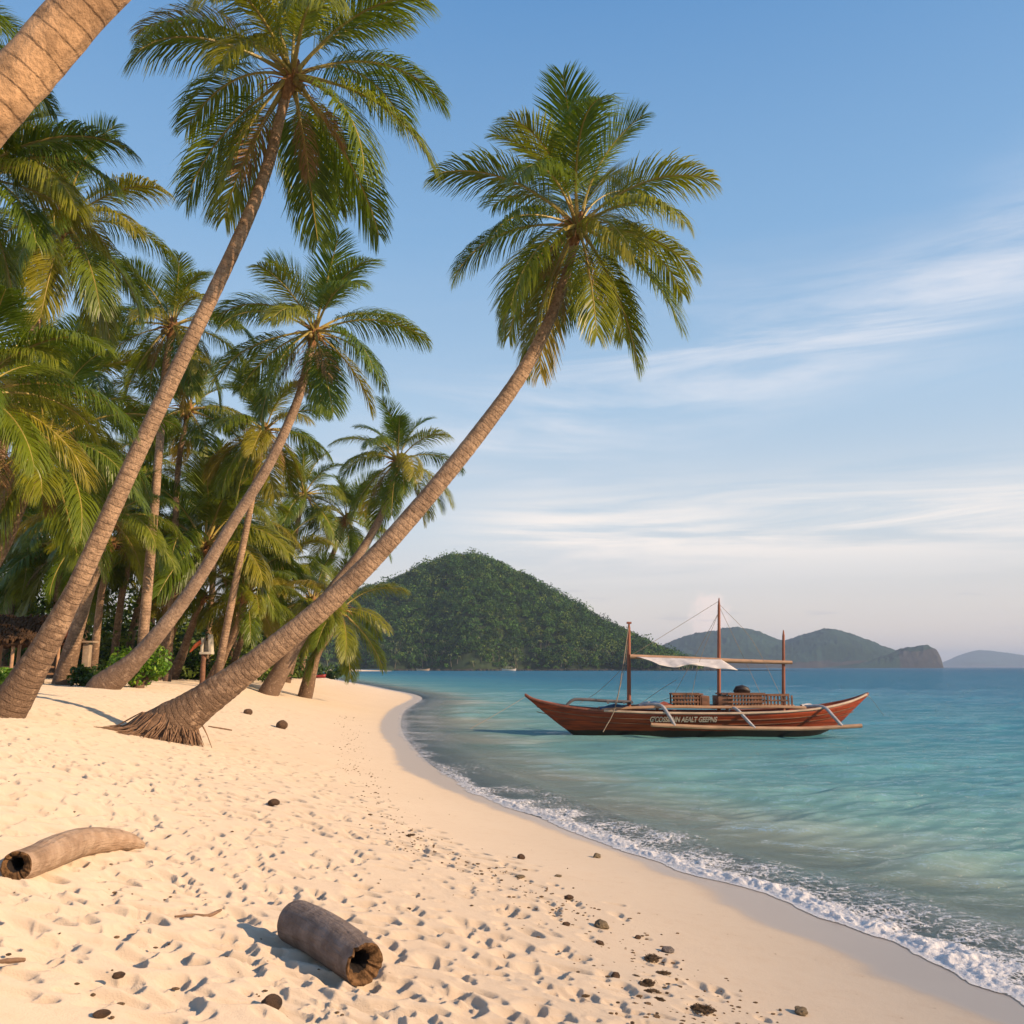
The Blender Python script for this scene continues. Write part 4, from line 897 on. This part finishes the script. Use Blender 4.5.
# small far boats -------------------------------------------------------
def far_boat(name, label, px, Y, length, hullm, roofm, canopy=True):
    c = at(px, 668, Y); c.z = 0; root = thing(name, label, 'boat', c)
    hb = MB(); V = []; n_ = 13
    for i in range(n_):
        u = i/(n_-1)*2-1; bw = (1-abs(u)**2.2)*length*.11+.02; sh = .9+.5*abs(u)**2.5
        V += [(u*length/2, -bw, sh), (u*length/2*.93, -bw*.6, .1), (u*length/2*.9, 0, -.25), (u*length/2*.93, bw*.6, .1), (u*length/2, bw, sh)]
    hb.add(V, grid_faces(n_,5).tolist()); hb.add([V[i*5] for i in range(n_)]+[V[i*5+4] for i in range(n_)], [(i,i+1,n_+i+1,n_+i) for i in range(n_-1)]); hb.build('hull', hullm, root)
    if canopy:
        rb = MB(); rb.box((0,0,2.2), (length*.45,length*.17,.12), bev=.04)
        for x in (-.2,0,.2):
            for y in (-1,1): rb.tube([(x*length, y*length*.07, .8),(x*length, y*length*.07, 2.2)], .05, 5)
        rb.build('canopy', roofm, root)
    return root
far_boat('small_boat', 'small white canopied boat moored under the wooded hill', 509, 520, 8.5, M['canvas'], M['canvas'])
far_boat('small_boat', 'low pale boat drawn up on the far shore, left of the white one', 423, 530, 8, M['cream'], M['canvas'], False)
p = gnd(316, 678); 
kb = MB(); root = thing('rowing_boat', 'small red boat lying on the sand beside the last palm', 'boat', (p.x, p.y, zs(p.x,p.y)))
V = []
for i in range(9):
    u = i/4-1; bw = (1-abs(u)**2.4)*.42+.02; sh = .42+.16*abs(u)**2
    V += [(u*1.5,-bw,sh),(u*1.42,-bw*.7,.1),(u*1.35,0,0),(u*1.42,bw*.7,.1),(u*1.5,bw,sh)]
root.scale = (.5,.5,.5)
kb.add(V, grid_faces(9,5).tolist()); o = kb.build('hull', simple('red_paint', (.30,.035,.03), .4, .2), root); o.modifiers.new('t','SOLIDIFY').thickness = .04
kb = MB(); kb.box((0,0,.34), (.2,.78,.03)); kb.box((.7,0,.36), (.2,.66,.03)); kb.build('thwart', M['wood'], root)

# ------------------------------------------------------------------ hut, pillar, post, parasol
M['thatch'] = simple('dry_thatch', (.15,.09,.05), .95, .55, 9., 1., .04, .1, (.07,.04,.025), (3.,3.,.35))
M['orange'] = simple('orange_red_cloth', (.55,.12,.04), .7, .25); M['stone'] = simple('pale_plaster', (.42,.31,.21), .85, .25)
M['boardwhite'] = simple('chalky_white_board', (.68,.60,.48), .7, .2)
HD = 31.; h0 = at(20, 667, HD); h0.z = zs(h0.x, h0.y)
hut = thing('thatched_hut', 'open beach hut with a dark thatched roof and wooden posts at the left edge', 'hut', h0)
def hp(px, py, dy=0): q = at(px, py, HD)-h0; q.y = dy; return q
xl, xr = hp(-50,640).x, hp(66,640).x; ze, zr = hp(0,643).z, hp(0,617).z
rb = MB(); hr2 = random.Random(4)
rings = [(xl, xr, -1.25, ze), (xl+.15, xr-.12, -.6, (ze+zr)/2+.02), (xl+.35, xr-.35, 0, zr), (xl+.15, xr-.12, .9, (ze+zr)/2), (xl, xr, 1.8, ze)]
nx_ = 70; V = []
for (a, c, y, z) in rings:
    for i in range(nx_): V.append((a+(c-a)*i/(nx_-1), y+hr2.uniform(-.03,.03), z+hr2.uniform(-.03,.03)-(.10*hr2.random() if y in (-1.25,1.8) else 0)))
rb.add(V, grid_faces(5, nx_).tolist())
for i in range(900):       # loose thatch ends along eave and slope
    t = hr2.random(); u = hr2.random(); a = rings[0]; b_ = rings[2]; x = a[0]+(a[1]-a[0])*u; y = a[2]+(b_[2]-a[2])*t; z = a[3]+(b_[3]-a[3])*t+.03
    L = hr2.uniform(.10,.26); rb.add([(x-.012,y,z),(x+.012,y,z),(x+.01+hr2.uniform(-.04,.04),y-L*.8,z-L*.62+.03),(x-.01,y-L*.8,z-L*.62+.03)], [(0,1,2,3)])
ro = rb.build('roof', M['thatch'], hut, smooth=False); ro.modifiers.new('t','SOLIDIFY').thickness = .10
for px, dy in ((-40,-1.0),(8.5,-1.0),(26,-.4),(29.5,-1.0),(17,1.3),(-20,1.3),(57,1.3),(61,-1.0),(40,1.3)):
    mb = MB(); a = hp(px, 641, dy); g = zs(h0.x+a.x, h0.y+dy)-h0.z; mb.tube([(a.x, dy, g-.1),(a.x+.02, dy, a.z+.05)], [.062,.055], 8, wob=.08); mb.build('post', M['bamboo'], hut)
mb = MB(); 
for dy in (-1.0, 1.3): mb.tube([(xl+.2, dy, ze+.02),(xr-.15, dy, ze+.02)], .05, 6)
mb.build('beam', M['wood'], hut)
mb = MB()
for k, z in enumerate((.28,.52)): mb.box(((xl+hp(61,641).x)/2, 1.3, z), (hp(61,641).x-xl, .04, .07))
mb.build('railing', M['bamboo'], hut, smooth=False)
mb = MB(); mb.box(((xl+xr)/2-.4, .2, .42), (xr-xl-1.6, .7, .06), bev=.01)
for x in (xl+.6, (xl+xr)/2-.4, xr-1.4): mb.box((x, .2, .2), (.08,.5,.4))
mb.build('bench', M['bamboo'], hut)
# orange buoy-like bundle hanging from the roof end
ob = at(68, 636, HD-1.3); root = thing('orange_bundle', 'orange-red rolled cloth hanging at the right end of the thatched roof', 'bundle', ob)
mb = MB(); mb.tube(catmull([(-.17,0,-.02),(-.05,.02,.07),(.08,0,.06),(.16,0,-.06)], 5), [.05]+[.11]*14+[.05], 10, wob=.12); mb.build('cloth_roll', M['orange'], root)
mb = MB(); mb.tube([(-.17,0,0),(-.3,.1,.16)], .012, 5); mb.tube([(.02,0,-.1),(.03,0,.14)], .014, 5); mb.build('cord', M['rope'], root)
pb = at(86, 667, 30.); pb.z = zs(pb.x, pb.y); root = thing('stone_pillar', 'pale squared pillar with a flat slab on top between two palm trunks', 'pillar', pb)
ht = (667-642)*30/FOC+CAMZ-pb.z; mb = MB(); mb.box((0,0,(ht-.05)/2-.05), (.22,.22,ht-.02), bev=.015); mb.build('shaft', M['stone'], root); mb = MB(); mb.box((.02,0,ht-.02), (.50,.42,.06), bev=.012); mb.build('slab', M['stone'], root)
# wooden post with white box and orange flag
pp = gnd(202, 685); pp.z = zs(pp.x, pp.y); D_ = pp.y; k_ = D_/FOC; root = thing('wooden_post', 'wooden post carrying a small white open box and an orange strip', 'post', pp)
ht = (667-654)*k_+CAMZ-pp.z; mb = MB(); mb.tube([(0,0,-.15),(0,0,.12),(0,0,ht)], [.14,.11,.10], 10, wob=.1); mb.build('post', M['trunk'] and M['wood'], root)
mb = MB(); mb.box((.12,0,ht+.02), (.52,.34,.10), bev=.015); mb.box((-.06,0,ht+.36), (.09,.30,.60), bev=.012); mb.box((.27,0,ht+.42), (.13,.30,.74), rot=Matrix.Rotation(R(-6),3,'Y'), bev=.012); mb.box((.1,.14,ht+.3), (.34,.03,.46)); mb.build('box', M['boardwhite'], root)
mb = MB(); mb.tube(catmull([(-.10,-.1,ht+.48),(-.3,-.1,ht+.36),(-.55,-.12,ht+.06)], 5), [.11,.11,.10,.10,.09,.09,.08,.07,.05,.04,.02], 6); mb.build('orange_strip', M['orange'], root)
# red parasol
q0 = at(299, 667, 84.); q0.z = zs(q0.x, q0.y); root = thing('red_parasol', 'small red parasol standing between the far palm trunks', 'parasol', q0)
zt = (667-657.5)*84/FOC+CAMZ-q0.z; mb = MB(); mb.tube([(0,0,0),(0,0,zt)], .03, 6); mb.build('pole', M['boardwhite'], root)
mb = MB(); V = [(0,0,zt)]+[(math.cos(k*math.pi/8)*.78*(1 if k % 2 == 0 else .94), math.sin(k*math.pi/8)*.78, zt-.42) for k in range(16)]
mb.add(V, [(0,1+k,1+(k+1)%16) for k in range(16)]); mb.build('canopy', simple('red_canopy', (.55,.07,.04), .7, .2), root, smooth=False)

# ------------------------------------------------------------------ driftwood on the sand
def wood_mat(name, a, b, ends):
    m, t, out = mat(name); tc = t.node('ShaderNodeTexCoord').outputs['Object']; uv = t.node('ShaderNodeUVMap').outputs[0]
    su = t.node('ShaderNodeSeparateXYZ'); t.l.new(uv, su.inputs[0]); an = t.math('MULTIPLY', su.outputs[0], 6.28318); cu = t.node('ShaderNodeCombineXYZ')
    t.l.new(t.math('MULTIPLY', t.math('COSINE', an), 2.2), cu.inputs[0]); t.l.new(t.math('MULTIPLY', t.math('SINE', an), 2.2), cu.inputs[1]); t.l.new(t.math('MULTIPLY', su.outputs[1], 2.4), cu.inputs[2])
    g = t.noise(cu.outputs[0], 2.2, 6, .68); n = t.noise(tc, 9., 6, .65); f = t.noise(tc, 60., 4, .6)
    c = t.mix(t.smooth(n, .35, .68), a, b); c = t.mix(t.math('MULTIPLY', t.smooth(g, .56, .72), .55), c, ends)
    c = t.mix(t.math('MULTIPLY', t.smooth(t.noise(tc, 3.2, 4), .58, .7), .6), c, ends)
    p = t.node('ShaderNodeBsdfPrincipled'); t.l.new(c, p.inputs['Base Color']); p.inputs['Roughness'].default_value = .85; p.inputs['Specular IOR Level'].default_value = .25
    t.l.new(t.bump(t.math('ADD', t.math('MULTIPLY', f, .5), t.math('ADD', g, n)), .9, .022), p.inputs['Normal']); t.l.new(p.outputs[0], out.inputs[0]); return m
M['log1'] = wood_mat('sunbleached_log', (.46,.30,.19), (.60,.42,.28), (.24,.15,.09)); M['log2'] = wood_mat('weathered_grey_log', (.20,.15,.12), (.33,.26,.215), (.10,.065,.045))
M['rot'] = simple('rotten_wood', (.22,.12,.055), .95, .6, 30., 1., .02, .1, (.05,.028,.015)); M['bore_dark'] = simple('dark_hollow', (.02,.013,.01), .95, .5, 30., .6)  # inner darkness of the hollow is put into the bore's near-black colour
def log(name, label, cpts, radpx, open_end, depth_in, material):
    """cpts: (px, py of contact with the sand); radpx: radius in photo pixels"""
    P_, Rr = [], []
    for (px, py), rp in zip(cpts, radpx):
        g = gnd(px, py); g.z = zs(g.x, g.y); r_ = rp*g.y/FOC; P_.append(Vector((g.x, g.y+r_*.6, g.z+r_*.86))); Rr.append(r_)
    base = P_[len(P_)//2].copy(); base.z = zs(base.x, base.y); root = thing(name, label, 'log', base)
    path = catmull(P_, 14); m_ = len(path); n_ = 40; rads = [v.x for v in catmull([Vector((a,0,0)) for a in Rr], 14)]
    if open_end == 0: path = path[::-1]; rads = rads[::-1]
    T_ = [(path[min(i+1,m_-1)]-path[max(i-1,0)]).normalized() for i in range(m_)]
    V, UV = [], []; a = T_[0].cross(Vector((0,0,1))).normalized(); L = 0; fr = []
    for i in range(m_):
        a = (a-T_[i]*a.dot(T_[i])).normalized(); b_ = T_[i].cross(a); fr.append((a.copy(), b_))
        if i: L += (path[i]-path[i-1]).length
        for j in range(n_):
            t = 2*math.pi*j/n_+math.pi/2; nz = .05*float(fbm(np.array([math.cos(t)*2+5]), np.array([math.sin(t)*2+L*6]), 1., 3, 3)[0]) 
            rr = rads[i]*(1+nz); jag = 0
            if i == m_-1: jag = rads[-1]*.22*float(fbm(np.array([math.cos(t)*3]), np.array([math.sin(t)*3]), 1.6, 3, 8)[0])
            V.append(path[i]+(a*math.cos(t)+b_*math.sin(t))*rr+T_[i]*jag); UV.append((j/n_, L))
    F = [(i*n_+j, i*n_+(j+1)%n_, (i+1)*n_+(j+1)%n_, (i+1)*n_+j) for i in range(m_-1) for j in range(n_)]
    # closed small end
    V.append(path[0]-T_[0]*rads[0]*.25); UV.append((0,0)); c0 = len(V)-1
    F += [(c0, (j+1)%n_, j) for j in range(n_)]
    mb = MB(); mb.add(V, F, 0, UV); mb.build('bark', material, root, off=base)
    # hollow end: crumbly rim then a bore painted dark
    mb = MB(); V = []; aa, bb = fr[-1]; E = path[-1]; Tn = T_[-1]
    for k, (rk, dk_) in enumerate(((1.0,0),(.90,.05),(.70,-.05),(.52,-.25),(.40,-.7),(.33,-depth_in))):
        for j in range(n_):
            t = 2*math.pi*j/n_+math.pi/2; src = mb_ = None; nz = random.uniform(-.035,.035) + .18*float(fbm(np.array([math.cos(t)*1.6+k*1.7+3]), np.array([math.sin(t)*1.6+k*.2]), 2.2, 4, 19)[0]) if 0 < k < 5 else 0
            jag = rads[-1]*.22*float(fbm(np.array([math.cos(t)*3]), np.array([math.sin(t)*3]), 1.6, 3, 8)[0])
            e = 1+.05*float(fbm(np.array([math.cos(t)*2+5]), np.array([math.sin(t)*2+L*6]), 1., 3, 3)[0])
            cshift = (aa*.16-bb*.10)*rads[-1]*min(1, max(0, k-1)*.5)
            V.append(E+(aa*math.cos(t)+bb*math.sin(t))*rads[-1]*(rk*e+nz*.6)+Tn*(dk_*rads[-1]+jag+nz*rads[-1]*.5)+cshift)
    F = [(k*n_+j, k*n_+(j+1)%n_, (k+1)*n_+(j+1)%n_, (k+1)*n_+j) for k in range(5) for j in range(n_)]; F.append(tuple(5*n_+j for j in range(n_)))
    mb.add(V, F); 
    mb.m = [0 if i < 3*n_ else 1 for i in range(len(F))]; mb.build('hollow_end', [M['rot'], M['bore_dark']], root, off=base)
log('driftwood_log', 'curved sun-bleached log with a dark hollow end by the left edge', [(10,882),(24,878),(48,868),(76,857),(105,852),(128,850),(142,849)], [14,14.5,15,13.5,11,7.5,3], 0, 2.2, M['log1'])
log('driftwood_log', 'short weathered grey palm log with a crumbling hollow end in the foreground', [(292,944),(312,955),(338,972),(362,988)], [19.5,20.5,21,19.5], 1, 2.6, M['log2'])

def rock_mesh(seed, sub=3, rough=.28, flat=.7, mt=None):
    r = random.Random(seed); bm = bmesh.new(); bmesh.ops.create_icosphere(bm, subdivisions=sub, radius=1)
    ox, oy = r.uniform(0,50), r.uniform(0,50)
    for v in bm.verts:
        c = v.co; n_ = float(fbm(np.array([c.x*1.1+ox+c.z]), np.array([c.y*1.1+oy-c.z*.7]), 1.5, 4, seed)[0]); v.co = c*(1+rough*n_*1.6); v.co.z = v.co.z*flat+.25
    b = MB(); bm.verts.index_update(); b.add([v.co.copy() for v in bm.verts], [[v.index for v in f.verts] for f in bm.faces]); bm.free()
    o = b.build('tmp', mt or M['stone']); me = o.data; bpy.data.objects.remove(o); return me
M['rocktan'] = simple('tan_coral_rock', (.42,.31,.18), .9, .45, 3., .9, .08); M['rockgrey'] = simple('grey_rock', (.30,.25,.22), .9, .4, 3., .8, .08)
M['huskb'] = simple('dry_coconut_husk', (.28,.16,.09), .95, .55, 9., 1., .1); M['weed'] = simple('dried_seaweed', (.26,.16,.08), .9, .55, 12., 1., .1)
def put(name, label, cat, px, py, rpx, me, sc=(1,1,1), rz=0., group=None):
    g = gnd(px, py); g.z = zs(g.x, g.y); r_ = .88*rpx*g.y/FOC
    o = link(name, me, None, g+Vector((0,r_*.5,.12*r_))); o.scale = (r_*sc[0], r_*sc[1], r_*sc[2]); o.rotation_euler = (0,0,rz); return tag(o, label, cat, group)
RT = [rock_mesh(60+i, mt=M['rocktan']) for i in range(3)]; RG = rock_mesh(70, mt=M['rockgrey']); HU = [rock_mesh(80+i, rough=.16, flat=.8, mt=M['huskb']) for i in range(3)]
put('rock', 'largest tan rock, alone where the footprints meet the smooth sand', 'rock', 602, 929, 7.5, RT[0])
put('rock', 'rounded grey rock just above the seaweed clumps', 'rock', 668, 953, 6.5, RG, (1.1,.9,.75))
put('rock', 'small brown rock on smooth sand at the bottom edge, right of all the seaweed', 'rock', 802, 1015, 7.5, RT[1], (1.1,.9,.8), 1.)
put('rock', 'small rock nearest the wet sand, right of the others', 'rock', 597, 858, 4, RT[2])
put('rock', 'small dark rock at the far end of the loose stones', 'rock', 521, 859, 4, HU[0])
put('rock', 'flat little stone below the far dark one', 'rock', 520, 878, 4, RT[1], (1.3,1,.6))
put('rock', 'pebble halfway between the wet edge and the debris line', 'rock', 558, 877, 3, RT[2], (1.3,1,.6))
put('rock', 'flat brown stone up-beach from the largest tan rock', 'rock', 569, 899, 4.2, HU[1], (1.2,1,.7))
put('rock', 'pointed dark pebble on the left of the largest tan rock', 'rock', 566, 926, 4, HU[2], (1.1,1,.7))
put('rock', 'small dark stone below the largest tan rock', 'rock', 600, 945, 4.2, HU[0], (1.1,1,.8), 2)
put('rock', 'dark pebble between the largest tan rock and the grey rock', 'rock', 638, 939, 3.4, HU[1], (1.2,1,.8), 1)
put('rock', 'pointed brown stone left of the seaweed clumps', 'rock', 616, 979, 4.6, HU[2], (1,1,1.1), 2)
put('coconut_husk', 'dark round coconut husk at the bottom beside the grey log', 'coconut husk', 270, 1009, 10, HU[0], (1.0,.9,1.0))
put('coconut_husk', 'brown coconut husk on the sand right of the exposed roots', 'coconut husk', 281, 728, 6.5, HU[1], (1,1,1.05))
put('coconut_husk', 'small husk under the low-leaning trunk', 'coconut husk', 247, 714, 5, HU[2], (1,1,.9))
put('coconut_husk', 'flat dark husk in the middle of the sand between the logs and the roots', 'coconut husk', 273, 805, 5.5, HU[1], (1.2,1,.9))
put('coconut_husk', 'reddish husk in the grey footprints near the bottom left', 'coconut husk', 100, 1017, 6, HU[0], (1.4,.8,.8), .6)
put('coconut_husk', 'broken husk piece among the footprints below the bleached log', 'coconut husk', 117, 978, 5, HU[2], (1.3,.9,.85), .4)
def weed_mesh(seed):
    r = random.Random(seed); b = MB()
    for k in range(46):
        a = r.uniform(0,6.28); d_ = r.random()**.6; c = Vector((math.cos(a)*d_, math.sin(a)*d_*.6, .12+.35*(1-d_)*r.random())); s = r.uniform(.08,.26)
        bm = bmesh.new(); bmesh.ops.create_icosphere(bm, subdivisions=1, radius=s)
        V_ = [Vector((v.co.x*r.uniform(.8,1.5), v.co.y, v.co.z*r.uniform(.5,1.1)))+c for v in bm.verts]; bm.verts.index_update(); b.add(V_, [[v.index for v in f.verts] for f in bm.faces]); bm.free()
    for k in range(26):
        a = r.uniform(0,6.28); p0 = Vector((math.cos(a)*.6*r.random(), math.sin(a)*.4*r.random(), .15)); b.tube([p0, p0+Vector((r.uniform(-.5,.5), r.uniform(-.4,.4), .25)), p0+Vector((r.uniform(-.9,.9), r.uniform(-.6,.6), -.1))], [.03,.025,.01], 4)
    o = b.build('tmp', M['weed'], smooth=False); me = o.data; bpy.data.objects.remove(o); return me
WM = [weed_mesh(1), weed_mesh(2)]
for lab, x, y, s_ in (('upper dark seaweed clump close below the grey rock', 653, 963, 12), ('small seaweed clump right of the others', 664, 976, 8), ('thin seaweed scrap left of the clump row', 636, 978, 5), ('seaweed clump in the middle of the row', 648, 988, 12), ('flat seaweed clump under the middle one', 651, 995, 9), ('narrow seaweed scrap lowest in the row', 659, 1002, 7), ('biggest seaweed clump by itself near the bottom edge', 704, 1014, 13), ('seaweed scrap up-beach on the line of debris', 410, 837, 6)):
    put('seaweed_clump', lab, 'seaweed', x, y, s_, WM[len(lab) % 2], (1,1,.7), x*.7, 'dried seaweed on the tide line')
def twig(label, pts, r_):
    P_ = []
    for px, py in pts: g = gnd(px, py); g.z = zs(g.x, g.y)+r_*1.2; P_.append(g)
    b = P_[0].copy(); mb = MB(); cp = catmull(P_, 5); mb.tube(cp, [r_*(.6+.5*math.sin(i/len(cp)*3)) for i in range(len(cp))], 6, wob=.2)
    o = mb.build('twig', M['root'], None, off=b); o.location = b; tag(o, label, 'twig')
twig('thin bent twig on the sand above the shadow of the grey log', [(175,919),(192,917.5),(208,918),(221,912)], .009)
twig('thin pale stick at the left edge below the bleached log', [(-4,965),(10,964),(24,963)], .009)
twig('short stick on the sand right of the exposed roots', [(208,727),(220,729),(232,731)], .016)
# crumbs of shell, coral and weed along the tide line (uncountable)
db = MB(); dr_ = random.Random(9); line = [(345,715),(352,745),(362,775),(385,815),(430,852),(500,882),(560,912),(620,958),(680,1000),(720,1022)]
for k in range(800):
    f = dr_.random()**.9*(len(line)-1.001); i = int(f); a, b_ = line[i], line[i+1]; f -= i; px = a[0]+(b_[0]-a[0])*f; py = a[1]+(b_[1]-a[1])*f
    sp = (py-660)*.10; px += dr_.gauss(0, 1)*sp; py += dr_.gauss(0, 1)*sp*.28
    if k % 9 == 0: px = dr_.uniform(0, 560); py = dr_.uniform(725, 1020)
    g = gnd(px, py)
    if float(Xw(g.y))-g.x < 1.3*float(wet_s(g.y))+.1: continue
    s_ = dr_.uniform(.0028,.008)*(1+.03*g.y) * (1.5 if dr_.random() < .1 else 1)
    bm = bmesh.new(); bmesh.ops.create_icosphere(bm, subdivisions=1, radius=s_); sx_, sy_ = dr_.uniform(.8,2.2), dr_.uniform(.7,1.4)
    V_ = [Vector((v.co.x*sx_, v.co.y*sy_, v.co.z*.7))+Vector((g.x, g.y, zs(g.x,g.y)+s_*.3)) for v in bm.verts]; bm.verts.index_update(); db.add(V_, [[v.index for v in f.verts] for f in bm.faces]); bm.free()
tag(db.build('beach_debris', M['weed'], smooth=False), 'scattered dark crumbs of shell, coral and weed along the tide line', 'debris', kind='stuff')

# ------------------------------------------------------------------ haze
hm_, t, out = mat('sea_air'); pv = t.node('ShaderNodeVolumePrincipled'); pv.inputs['Color'].default_value = (.60,.76,1,1); pv.inputs['Density'].default_value = 1.7e-4; pv.inputs['Anisotropy'].default_value = .0
t.l.new(pv.outputs[0], out.inputs['Volume'])
hz = MB(); hz.box((0, 4050, 65), (19400, 10400, 162)); ho = hz.build('haze', hm_, smooth=False); tag(ho, 'thin blue sea air over the water', 'haze', kind='stuff')
